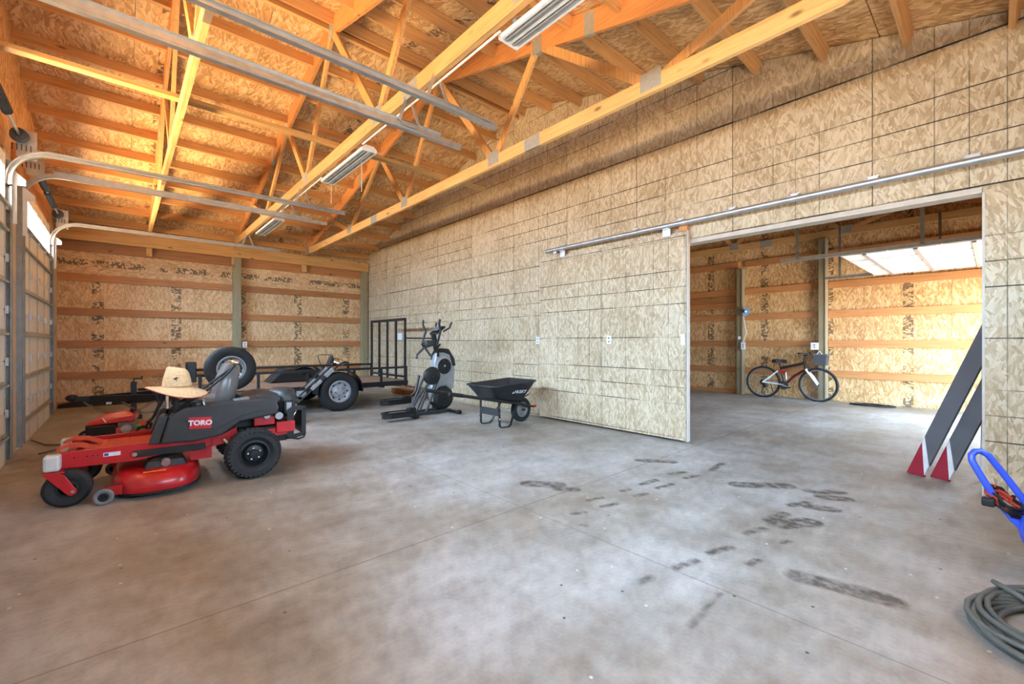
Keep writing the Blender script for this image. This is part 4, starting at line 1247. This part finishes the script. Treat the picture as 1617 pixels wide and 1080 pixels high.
# ================================================================== elliptical trainer
el = thing('elliptical_trainer', 'black and silver elliptical trainer standing by the partition', 'exercise machine', (0, 6.36, 0))
M_elsil = pm('trainer_silver', (158, 162, 168), .38, .25)
MB().beam((3.50, 0, .035), (4.28, 0, .035), .06, .05).build('base_rail', M_darkgrey, el, bevel=.006)
MB().beam((3.50, .22, .035), (4.28, .22, .035), .06, .05).build('base_rail', M_darkgrey, el, bevel=.006)
MB().beam((4.26, -.28, .03), (4.26, .48, .03), .06, .05).build('front_foot', M_black, el, bevel=.006)
MB().beam((3.50, -.22, .03), (3.50, .42, .03), .07, .055).build('rear_foot', M_black, el, bevel=.006)
for y in (-.29, .49):
    MB().cyl((4.26, y - .025, .03), (4.26, y + .025, .03), .04, n=14).build('transport_wheel', M_blackm, el)
# lower flywheel housing
MB().lathe([(.02, -.05), (.15, -.06), (.19, -.03), (.195, .02), (.195, .16), (.17, .2), (.02, .2)], (4.13, 0, .265), (0, 1, 0), 36).build('flywheel_housing', M_blackm, el, smooth=35)
MB().lathe([(.0001, -.085), (.055, -.085), (.06, -.075), (.11, -.075), (.145, -.07), (.15, -.055), (.02, -.05)], (4.13, 0, .265), (0, 1, 0), 36).build('resistance_disc', M_black, el, smooth=35)
# silver body
body = [(3.93, .20), (3.90, .45), (3.95, .60), (3.96, .86), (4.00, 1.02), (4.10, 1.10), (4.24, 1.08), (4.35, .92), (4.38, .74), (4.35, .42), (4.28, .36), (4.20, .46), (4.05, .44), (3.98, .2)]
MB().prism(body, 'Y', .0, .14).build('body_shell', M_elsil, el, bevel=.02)
MB().prism([(4.0, 1.04), (4.10, 1.115), (4.24, 1.10), (4.36, .93), (4.385, .80), (4.33, .80), (4.26, 1.0), (4.14, 1.04)], 'Y', -.02, .16).build('top_cap', M_black, el, bevel=.015)
MB().lathe([(.0001, -.012), (.13, -.012), (.135, -.004), (.135, .02), (.0001, .02)], (4.15, 0, .80), (0, 1, 0), 36).build('fan_grille', M_blackm, el, smooth=35)
MB().lathe([(.135, -.015), (.16, -.008), (.165, .01), (.13, .01)], (4.15, 0, .80), (0, 1, 0), 36).build('fan_ring', M_elsil, el, smooth=35)
MB().cyl((4.15, -.025, .81), (4.15, -.01, .81), .02, n=12).build('fan_hub', M_chrome, el)
for k in range(6):
    a = PI * k / 6
    MB().beam((4.15 - .12 * math.cos(a), -.016, .80 - .12 * math.sin(a)), (4.15 + .12 * math.cos(a), -.016, .80 + .12 * math.sin(a)), .004, .006, up=(0, 1, 0)).build('grille_bar', M_darkgrey, el)
# crank cover disc
MB().lathe([(.0001, -.10), (.11, -.10), (.145, -.085), (.15, -.06), (.12, -.04), (.0001, -.04)], (3.80, -.12, .665), (0, 1, 0), 36).build('crank_disc', M_black, el, smooth=35)
MB().cyl((3.80, -.235, .665), (3.80, -.21, .665), .018, n=12).build('crank_bolt', M_chrome, el)
MB().lathe([(.0001, .04), (.12, .04), (.15, .06), (.145, .085), (.0001, .10)], (4.06, .22, .62), (0, 1, 0), 36).build('crank_disc', M_darkgrey, el, smooth=35)
# legs of the frame
for y in (-.03, .17):
    MB().tube([(3.58, y, .06), (3.80, y, .52), (3.92, y, .72)], .022, 8).build('frame_leg', M_darkgrey, el, smooth=50)
    MB().tube([(3.78, y, .06), (3.95, y, .46), (4.02, y, .60)], .020, 8).build('frame_leg', M_darkgrey, el, smooth=50)
# pedals and pedal arms
for y, x0, z0, ax_, az_ in ((-.20, 2.93, .075, 3.36, .13), (.40, 3.18, .19, 3.62, .24)):
    pt = [(x0, -.04), (x0 + .10, -.085), (x0 + .44, -.085), (x0 + .50, -.06), (x0 + .50, .06), (x0 + .44, .085), (x0 + .10, .085), (x0, .04)]
    p_ = MB().prism([(a, b + y) for a, b in pt], 'Z', z0 - .02, z0 + .05).build('pedal', M_black, el, bevel=.008)
    MB().tube([(a, b + y, z0 + .06) for a, b in pt], .016, 6, closed=True).build('pedal_rim', M_blackm, p_)
    MB().box(x0 + .12, x0 + .40, y - .06, y + .06, z0 + .051, z0 + .058).build('pedal_pad', M_midgrey, p_)
    MB().box(x0 + .42, x0 + .54, y - .05, y + .05, z0 - .02, z0 + .11).build('pedal_bracket', M_black, p_, bevel=.008)
    MB().tube([(x0 + .48, y, z0 + .05), (x0 + .62, y * .9, .36), (3.86, y * .85, .64)], .022, 8).build('pedal_arm', M_darkgrey, el, smooth=50)
# mast, console and handles
MB().beam((4.05, .07, 1.02), (3.98, .07, 1.36), .06, .07, up=(0, 1, 0)).build('mast', M_black, el)
MB().loft([[(4.05 + dx * .7 + dz * .4, .07 + dy, 1.40 + dz + dx * .55) for dx, dy in ((-.11, -.14), (.11, -.14), (.11, .14), (-.11, .14))] for dz in (0, .04)]).build('console', M_black, el, bevel=.012)
MB().loft([[(4.035 + dx * .7 + dz * .4, .07 + dy, 1.425 + dz + dx * .55) for dx, dy in ((-.07, -.10), (.07, -.10), (.07, .10), (-.07, .10))] for dz in (0.03, .034)]).build('screen', M_midgrey, el)
for s_ in (1, -1):
    y = .07 + s_ * .24
    MB().tube([(3.98, y * .5, .98), (3.90, y, 1.18), (3.97, y, 1.40), (3.93, y + s_ * .02, 1.52), (3.94, y + s_ * .03, 1.60)], .020, 8).build('moving_handle', M_black, el, smooth=50)
    MB().tube([(4.10, .07 + s_ * .12, 1.40), (4.16, .07 + s_ * .22, 1.46), (4.19, .07 + s_ * .24, 1.56)], .016, 8).build('fixed_handle', M_black, el, smooth=50)
    MB().tube([(4.06, .07 + s_ * .08, 1.18), (3.92, y * .9, 1.12), (3.80, y, 1.00), (3.79, y, .93)], .018, 8).build('side_grip', M_black, el, smooth=50)
MB().box(3.74, 3.92, -.10, .05, 1.15, 1.25).build('bottle_holder', M_darkgrey, el, bevel=.02)
MB().tube([(3.72, -.06, 1.20), (3.68, -.05, 1.18), (3.74, .0, 1.14)], .012, 6).build('holder_clip', M_blackm, el)

# ================================================================== wheelbarrow
wb = thing('wheelbarrow', 'black steel wheelbarrow parked against the partition', 'wheelbarrow', (4.2, 4.88, 0))
def rect_ring(x0, x1, y0, y1, z0, z1, r=.07, n=5):
    pts = []
    for cx, cy, a0 in ((x1 - r, y1 - r, 0), (x0 + r, y1 - r, PI / 2), (x0 + r, y0 + r, PI), (x1 - r, y0 + r, 3 * PI / 2)):
        for k in range(n):
            a = a0 + PI / 2 * k / (n - 1)
            x = cx + r * math.cos(a)
            pts.append((x, cy + r * math.sin(a), z0 + (z1 - z0) * (x - x0) / (x1 - x0)))
    return pts
M_tray = pm('barrow_steel', (48, 50, 55), .4, .3, .18, 8)
out = [rect_ring(-.25, .20, -.16, .16, .365, .33), rect_ring(-.30, .26, -.21, .21, .40, .37), rect_ring(-.44, .42, -.32, .32, .60, .645)]
inn = [rect_ring(-.425, .405, -.305, .305, .60, .645), rect_ring(-.28, .24, -.19, .19, .41, .38), rect_ring(-.24, .19, -.15, .15, .378, .345)]
MB().loft(out + inn).build('tray', M_tray, wb, smooth=45)
MB().tube(rect_ring(-.445, .425, -.325, .325, .60, .645), .011, 6, closed=True).build('rolled_rim', M_tray, wb, smooth=60)
for s_ in (1, -1):
    MB().tube([(.50, s_ * .06, .22), (.30, s_ * .12, .285), (-.10, s_ * .20, .36), (-.60, s_ * .27, .46), (-1.0, s_ * .285, .54)], .021, 8).build('handle', M_black, wb, smooth=50)
    MB().tube([(-.92, s_ * .283, .524), (-1.13, s_ * .29, .565)], .026, 10).build('grip', M_blackm, wb, smooth=50)
    lg = MB()
    path = [(-.24, s_ * .21, .37), (-.23, s_ * .215, .03), (-.20, s_ * .215, .006), (-.06, s_ * .215, .006), (-.02, s_ * .215, .03), (.12, s_ * .17, .31)]
    for a, b in zip(path, path[1:]):
        lg.beam(a, b, .035, .012, up=(1, 0, .3))
    lg.build('leg', M_black, wb)
    for z in (.13, .22, .30):
        MB().cyl((-.235, s_ * .235 - .02 * s_, z), (-.235, s_ * .245, z), .01, n=8).build('bolt', M_chrome, wb)
    MB().beam((.16, s_ * .13, .33), (.45, s_ * .10, .42), .025, .008).build('nose_strut', M_black, wb)
    MB().tube([(.28, s_ * .10, .30), (.34, s_ * .09, .46), (.40, s_ * .05, .40)], .01, 6).build('tray_stay', M_black, wb)
MB().box(-.247, -.235, -.20, .20, .17, .27).build('leg_brace', M_darkgrey, wb)
add_wheel(wb, (.38, 0, .185), .185, .09, .11, (0, -1, 0), pm('barrow_rim_grey', (150, 150, 150), .5, .3), bolts=0, name='wheel', n=30)
MB().cyl((.38, -.09, .185), (.38, .09, .185), .014, n=10).build('axle', M_black, wb)
MB().tube([(.46, -.07, .235), (.58, -.06, .215), (.62, 0, .21), (.58, .06, .215), (.46, .07, .235)], .014, 6).build('wheel_guard', M_black, wb, smooth=50)
MB().box(.575, .64, -.075, -.045, .20, .235).build('guard_tip', M_red, wb)
MB().cyl((-.335, -.24, .52), (-.345, -.255, .52), .012, n=8).build('tray_bolt', M_chrome, wb)
fn_ = Vector((0, -.9, -.42)).normalized()
MTb = Matrix.Translation((.12, -.2685, .495)) @ Matrix.Rotation(math.radians(2), 4, 'Y') @ Matrix.Rotation(math.radians(90 + 26), 4, 'X')
text_obj('HUSKY', 'tray_lettering', .07, M_decal_w, wb, MTb, .002, .001)
MB().prism([(-.015, .485), (-.05, .480), (-.02, .50), (-.01, .51)], 'Y', -.274, -.270).build('tray_logo', M_decal_w, wb)

# ================================================================== bicycle
bk = thing('bicycle', 'black and maroon mountain bike with front basket against the end wall', 'bicycle', (10.57, 2.4, 0), -PI / 2)
# local: x forward (towards -Y in the room), front axle at x=0
def bike_wheel(x):
    w_ = MB().tube([(x + .328 * math.cos(2 * PI * k / 48), 0, .34 + .328 * math.sin(2 * PI * k / 48)) for k in range(48)], .022, 8, closed=True).build('bike_tyre', M_rubber, bk, smooth=60)
    MB().tube([(x + .30 * math.cos(2 * PI * k / 48), 0, .34 + .30 * math.sin(2 * PI * k / 48)) for k in range(48)], .010, 6, closed=True).build('rim', M_midgrey, w_, smooth=60)
    s_ = MB()
    for k in range(28):
        a = 2 * PI * k / 28
        s_.cyl((x + .02 * math.cos(a + .6), .02 * (-1) ** k, .34 + .02 * math.sin(a + .6)), (x + .295 * math.cos(a), 0, .34 + .295 * math.sin(a)), .0016, n=4)
    so = s_.build('spokes', M_galv, w_); so['kind'] = 'stuff'
    MB().cyl((x, -.05, .34), (x, .05, .34), .022, n=12).build('hub', M_darkgrey, w_)
bike_wheel(0); bike_wheel(-1.02)
M_maroon = pm('maroon_paint', (92, 24, 34), .35)
BB = (-.60, 0, .30); HT0 = (-.20, 0, .66); HT1 = (-.235, 0, .78)
MB().tube([BB, (-.42, 0, .50), HT0], .026, 10).build('down_tube', M_maroon, bk, smooth=50)
MB().tube([(-.66, 0, .66), HT1], .03, 10).build('top_tube', M_black, bk, smooth=50)
MB().tube([BB, (-.66, 0, .56), (-.70, 0, .80)], .018, 10).build('seat_tube', M_black, bk, smooth=50)
MB().tube([(-.205, 0, .63), (-.245, 0, .82)], .026, 10).build('head_tube', M_black, bk, smooth=50)
for s_ in (1, -1):
    MB().tube([(-1.02, s_ * .06, .34), (-.63, s_ * .045, .31)], .013, 8).build('chain_stay', M_white, bk, smooth=50)
    MB().tube([(-1.02, s_ * .06, .34), (-.72, s_ * .045, .60)], .013, 8).build('seat_stay', M_white, bk, smooth=50)
    MB().tube([(-.20, s_ * .06, .64), (-.10, s_ * .06, .50), (-.0, s_ * .06, .34)], [.018, .024, .016], 8).build('fork_leg', M_white, bk, smooth=50)
MB().tube([(-.20, -.06, .64), (-.205, 0, .655), (-.20, .06, .64)], .02, 8).build('fork_crown', M_white, bk)
MB().tube([(-.72, 0, .59), (-.58, 0, .57)], .028, 10).build('rear_shock', M_red, bk)
MB().tube([(-.58, .0, .57), (-.57, 0, .42)], .014, 8).build('water_bottle', M_decal_w, bk)
MB().loft([[(-.70 + x * 1.0, y, .815 + z) for x, y in ((-.13, -.07), (-.05, -.075), (.05, -.03), (.14, -.015), (.14, .015), (.05, .03), (-.05, .075), (-.13, .07))] for z in (-.045, .02)] + [[(-.70 + x * .85, y * .8, .845) for x, y in ((-.13, -.07), (-.05, -.075), (.05, -.03), (.14, -.015), (.14, .015), (.05, .03), (-.05, .075), (-.13, .07))]]).build('saddle', M_blackm, bk, bevel=.008)
MB().tube([(-.245, 0, .82), (-.25, 0, .93), (-.14, 0, .965)], .018, 8).build('stem', M_darkgrey, bk)
MB().tube([(-.22, -.30, .985), (-.17, -.18, .98), (-.14, 0, .965), (-.17, .18, .98), (-.22, .30, .985)], .015, 8).build('handlebar', M_black, bk, smooth=50)
for s_ in (1, -1):
    MB().tube([(-.22, s_ * .29, .985), (-.245, s_ * .38, .987)], .019, 8).build('bar_grip', M_blackm, bk)
    MB().tube([(-.17, s_ * .2, .975), (-.11, s_ * .25, .95)], .006, 6).build('brake_lever', M_silver, bk)
    MB().tube([(-.24, s_ * .12, .96), (-.14, s_ * .10, .99), (-.12, s_ * .04, .86)], .004, 5).build('brake_cable', M_silver, bk)
bkx = MB()
o4 = [(-.06, -.13), (.17, -.12), (.17, .12), (-.06, .13)]
bkx.loft([[(x * .85, y * .85, .745) for x, y in o4], [(x, y, .965) for x, y in o4], [(x * .96, y * .95, .965) for x, y in o4], [(x * .82, y * .8, .755) for x, y in o4]])
bask = bkx.build('basket', pm('basket_fabric', (72, 74, 80), .8, 0, .2, 40), bk, bevel=.006)
MB().tube([(.0, -.125, .965), (.05, -.12, 1.04), (.1, -.118, .965)], .006, 6).build('basket_handle', M_decal_w, bask)
MB().tube([(.17, -.12, .968), (.17, .12, .968), (-.06, .13, .968), (-.06, -.13, .968)], .007, 6, closed=True).build('basket_rim', M_midgrey, bask)
MB().lathe([(.085, -.004), (.09, 0), (.085, .004), (.03, .004)], (-.60, -.06, .30), (0, 1, 0), 24).build('chainring', M_darkgrey, bk)
MB().beam((-.60, -.075, .30), (-.52, -.075, .26), .016, .02).build('crank', M_silver, bk)
MB().box(-.55, -.46, -.16, -.08, .245, .268).build('pedal', M_blackm, bk)
MB().beam((-.60, .075, .30), (-.68, .075, .34), .016, .02).build('crank', M_silver, bk)
MB().box(-.73, -.64, .08, .16, .33, .352).build('pedal', M_blackm, bk)
MB().lathe([(.05, -.004), (.055, 0), (.05, .004), (.02, .004)], (-1.02, -.05, .34), (0, 1, 0), 20).build('cassette', M_darkgrey, bk)
MB().beam((-1.0, -.06, .32), (-.97, -.06, .22), .02, .05).build('derailleur', M_blackm, bk)
MB().tube([(-1.02, -.056, .392), (-.60, -.062, .388)], .004, 5).tube([(-.97, -.06, .22), (-.60, -.062, .212)], .004, 5).build('chain', M_blackm, bk)
MB().tube([(-.90, .06, .32), (-.86, .12, .10), (-.84, .16, .012)], .008, 6).build('kickstand', M_blackm, bk)


# ================================================================== grey blades leaning just inside the opening
M_blade = pm('blade_grey', (92, 92, 96), .5, 0, .1, 5)
M_blade_r = pm('blade_red', (150, 20, 44), .5)
M_blade_w = pm('blade_white', (214, 214, 216), .5)
for k, (x, y, lb) in enumerate(((5.44, .46, 'long grey blade-shaped plank with red and white tip, the one farther from the wall edge'), (5.42, .30, 'long grey blade-shaped plank with red and white tip, the one closer to the wall edge'))):
    pl = thing('leaning_plank', lb, 'plank', (x, y, 0), 0, 'grey planks leaning by the opening')
    # local: foot edge runs along the floor; the blade rises towards -y
    e0, e1 = Vector((.035, .075, 0)), Vector((-.045, -.045, 0))
    lean = Vector((.0, -.349, 1.0)) * 2.62
    def quad(t0a, t0b, t1a, t1b, d_=.022):
        """slab between two fractions on the left edge and two on the right edge"""
        a0 = e0 + lean * t0a; a1 = e0 + lean * t1a; b0 = e1 + lean * t0b; b1 = e1 + lean * t1b
        nrm = (e1 - e0).cross(lean).normalized() * d_
        return MB().add([a0, b0, b1, a1, a0 + nrm, b0 + nrm, b1 + nrm, a1 + nrm], [(0, 1, 2, 3), (7, 6, 5, 4), (0, 4, 5, 1), (1, 5, 6, 2), (2, 6, 7, 3), (3, 7, 4, 0)])
    quad(0.0, 0.0, .115, .006).build('red_tip', M_blade_r, pl)
    quad(.115, .006, .135, .040).build('white_band', M_blade_w, pl)
    quad(.135, .040, 1.0, 1.0).build('blade', M_blade, pl)
wp = thing('clamped_pole', 'white pole with a black clamp just behind the wall edge', 'pole', (5.62, .07, 0))
MB().cyl((0, 0, 0), (0, -.01, 1.20), .012, n=10).build('pole', M_white, wp)
MB().box(-.02, .02, -.015, .05, 1.17, 1.21).box(-.01, .01, .025, .04, 1.1, 1.25).build('clamp', M_blackm, wp)

# ================================================================== blue portable compressor at the frame edge
M_blue = pm('blue_enamel', (50, 84, 214), .38, 0, .1, 6, 0, .3)
ac = thing('air_compressor', 'blue portable air compressor with slanted tube handle beside the opening', 'compressor', (3.45, -.365, 0))
prof = [(.0001, -.285), (.06, -.275), (.11, -.245), (.135, -.20), (.14, -.16), (.14, .16), (.135, .20), (.11, .245), (.06, .275), (.0001, .285)]
MB().lathe(prof, (0, 0, .27), (0, 1, 0), 32).build('tank', M_blue, ac, smooth=60)
MB().tube([(-0.03, 0.165, 0.16), (-0.03, 0.295, 0.3), (-0.03, 0.365, 0.405), (-0.025, 0.42, 0.52), (-0.015, 0.445, 0.575), (-0.005, 0.447, 0.605), (0.005, 0.433, 0.625), (0.015, 0.411, 0.628), (0.02, 0.385, 0.61), (0.03, 0.31, 0.485), (0.03, 0.245, 0.37), (0.03, 0.165, 0.25)], .016, 12).build('handle', M_blue, ac, smooth=60)
for s_ in (1, -1):
    add_wheel(ac, (s_ * .19, -.17, .10), .10, .05, .06, (s_, 0, 0), M_midgrey, bolts=1, name='wheel', n=22)
    MB().tube([(s_ * .08, .15, .15), (s_ * .09, .17, .01)], .014, 8).build('foot', M_blackm, ac)
MB().cyl((-.19, -.17, .10), (.19, -.17, .10), .01, n=8).build('axle', M_blackm, ac)
MB().box(-.03, .03, -.19, -.15, .10, .14).build('axle_bracket', M_blue, ac)
MB().box(-.11, .11, -.20, .02, .40, .56).build('pump', M_blackm, ac, bevel=.02)
MB().cyl((.0, -.10, .56), (.0, -.10, .66), .06, n=16).build('cylinder_head', M_darkgrey, ac, bevel=.006)
MB().box(-.06, .06, .06, .16, .40, .47).build('pressure_switch', M_blackm, ac, bevel=.01)
cord = []
for k in range(60):
    a = 2 * PI * k / 15
    cord.append((.06 * math.cos(a) * (1 + .1 * math.sin(k)), .325 + .055 * math.sin(a) + .012 * math.sin(k * 2.3), .36 + .05 * math.sin(a + .4) + .05 * (k / 60)))
MB().tube(cord, .008, 6).build('power_cord', M_blackm, ac, smooth=60)
MB().tube([(x * .85, y + .01, z + .012) for x, y, z in cord[:34]], .010, 6).build('air_hose', pm('orange_red_hose', (196, 60, 38), .5), ac, smooth=60)
MB().box(-.09, -.04, .36, .41, .36, .40).build('cord_plug', M_blackm, ac, bevel=.008)

# ================================================================== coiled hose on the floor
M_hose = pm('grey_hose', (96, 102, 100), .5, 0, .12, 10)
hc = []
r3 = random.Random(5)
turns, per = 9, 26
for k in range(turns * per):
    a = 2 * PI * k / per
    t = k / per
    rr = .335 - .024 * (t % 4) + .012 * math.sin(a * 2.3 + t) + (.05 * math.sin(a + t * 1.1) if t > 4 else 0)
    hc.append((2.79 + rr * 1.02 * math.cos(a + .5) + .012 * math.sin(t * 5), -.262 + rr * 1.0 * math.sin(a + .5), .012 + .0105 * max(0, int(t) - 0) * .75 + .006 * math.sin(a * 3 + t)))
hc += [(3.02, -.03, .09), (2.99, .0, .115), (2.91, -.06, .12), (2.87, -.12, .10), (2.86, -.3, .09)]
tag(MB().tube(hc, .0115, 8).build('coiled_hose', M_hose, smooth=60), 'grey hose lying in a loose coil on the concrete', 'hose')

# ================================================================== strip lights and their wiring
def strip_light(y0, y1, label, cords=()):
    t = thing('strip_light', label, 'strip light', (2.04, (y0 + y1) / 2, 3.325), 0, 'white strip lights under the truss')
    L = (y1 - y0) / 2
    MB().prism([(-.085, .0), (-.085, .03), (-.045, .06), (.045, .06), (.085, .03), (.085, .0), (.066, .0), (.06, .016), (-.06, .016), (-.066, .0)], 'Y', -L, L).build('reflector', M_white, t)
    for s_ in (1, -1):
        MB().prism([(-.085, -.002), (-.085, .03), (-.045, .062), (.045, .062), (.085, .03), (.085, -.002)], 'Y', s_ * L - .008, s_ * L + .008).build('end_cap', M_white, t)
        MB().cyl((s_ * .036, -L + .02, .004), (s_ * .036, L - .02, .004), .011, n=10).build('tube_lamp', M_midgrey, t)
        MB().beam((-.06, s_ * L * .8, .06), (-.10, s_ * L * .8, .10), .03, .003).build('mount_clip', M_galv, t)
    MB().box(-.012, .012, -L + .01, L - .01, .0, .015).build('centre_spine', M_white, t)
    for yy, ln in cords:
        MB().cyl((.04, yy, .02), (.04, yy, -ln), .004, n=6).build('pull_cord', pm('cord_tan', (216, 190, 150), .7), t)
    return t


strip_light(4.62, 5.92, 'white twin-tube strip light at mid truss with two pull cords', ((.63, .26), (-.35, .36)))
strip_light(.98, 2.30, 'white twin-tube strip light cut by the top of the picture')
strip_light(8.30, 9.65, 'white twin-tube strip light farthest from the camera')
tag(MB().tube([(1.965, 2.30, 3.385), (1.965, 3.4, 3.38), (1.965, 4.62, 3.385)], .009, 6).build('lighting_cable', M_white), 'white cable along the truss between the nearest and the middle strip light', 'cable')
tag(MB().tube([(1.965, 5.92, 3.385), (1.965, 7, 3.38), (1.965, 8.3, 3.385)], .009, 6).build('lighting_cable', M_white), 'white cable along the truss between the middle and the farthest strip light', 'cable')

# ================================================================== switches, outlets, flood light
def plate(name, label, cat, loc, axis, w=.07, hh=.115, d=.012, kind='outlet'):
    t = thing(name, label, cat, loc)
    def pt(u, v, q):            # u across, v up, q out of the wall
        return (-q, u, v) if axis == 'X' else (u, -q, v)
    def bx(u0, u1, v0, v1, q0, q1):
        a, b = pt(u0, v0, q0), pt(u1, v1, q1)
        return MB().box(min(a[0], b[0]), max(a[0], b[0]), min(a[1], b[1]), max(a[1], b[1]), v0, v1)
    bx(-w / 2, w / 2, -hh / 2, hh / 2, 0, d).build('cover_plate', M_white, t, bevel=.002)
    if kind == 'switch':
        bx(-.008, .008, -.016, .016, d, d + .012).build('toggle', M_white, t)
    else:
        for z in (.024, -.024):
            bx(-.014, .014, z - .012, z + .012, d, d + .0025).build('socket', M_midgrey, t)
    return t


plate('wall_outlet', 'white outlet plate on the partition above the wheelbarrow', 'outlet', (5.098, 5.02, 1.245), 'X')
plate('wall_outlet', 'white outlet plate in the middle of the sliding door', 'outlet', (5.018, 3.56, 1.25), 'X')
plate('light_switch', 'white switch plate at the near edge of the sliding door', 'switch', (5.018, 2.50, 1.25), 'X', .05, .13, kind='switch')
plate('wall_outlet', 'white outlet box on the post of the far wall', 'outlet', (2.13, 11.62, 1.16), 'Y', .09, .13, .03)
plate('light_switch', 'white switch plate high on the narrow post left of the bicycle', 'switch', (10.778, 4.0, 1.317), 'X', .07, .07, kind='switch')
plate('wall_outlet', 'white outlet box on the edge of the narrow post left of the bicycle', 'outlet', (10.755, 3.90, 1.13), 'X', .09, .17, .03)
plate('wall_outlet', 'white outlet box above the bicycle handlebar', 'outlet', (10.755, 2.50, 1.133), 'X', .13, .15, .04)
fl_ = thing('flood_light', 'blue clamp lamp with white cord on the narrow post left of the bicycle', 'lamp', (10.72, 3.86, 1.93))
MB().lathe([(.02, -.07), (.04, -.05), (.05, -.01), (.10, .04), (.105, .045), (.045, -.01), (.02, -.05)], (0, 0, .0), (-.3, -.75, -.25), 24).build('shade', pm('lamp_blue', (108, 150, 190), .35), fl_, smooth=50)
MB().ball((.0, -.02, -.005), .03).build('bulb', M_white, fl_, smooth=60)
MB().box(-.01, .03, .0, .05, -.03, .03).build('clamp', M_blackm, fl_)
MB().tube([(.0, .04, -.02), (.02, .02, -.2), (.02, -.03, -.5), (.02, .04, -.74)], .006, 6).build('cord', M_white, fl_, smooth=50)
tag(MB().tube([(-.79, 7.66, .05), (-.66, 7.45, .012), (-.45, 7.3, .012), (-.2, 7.35, .012), (.1, 7.2, .012), (-.1, 7.1, .012), (-.5, 7.1, .012), (-.66, 6.9, .012)], .009, 6).build('extension_cord', pm('brown_cord', (110, 84, 56), .6), smooth=60), 'brown cord lying on the floor by the door track', 'cord')
# coil of dark rope by the end wall, offcut board by the partition
tag(MB().tube([(10.6 + (.12 + .02 * (k % 3)) * math.cos(k * .5), 1.55 + (.28 + .02 * (k % 4)) * math.sin(k * .5), .016 + .004 * (k % 3)) for k in range(52)], .012, 6).build('rope_coil', M_blackm, smooth=60), 'dark rope lying on the floor along the end wall', 'rope')
tag(MB().box(4.88, 5.06, 7.6, 9.8, .0, .11).build('timber_offcut', wood('offcut_brown', (172, 112, 66), 'Y')), 'brown timber lying along the foot of the partition behind the trainer', 'timber')
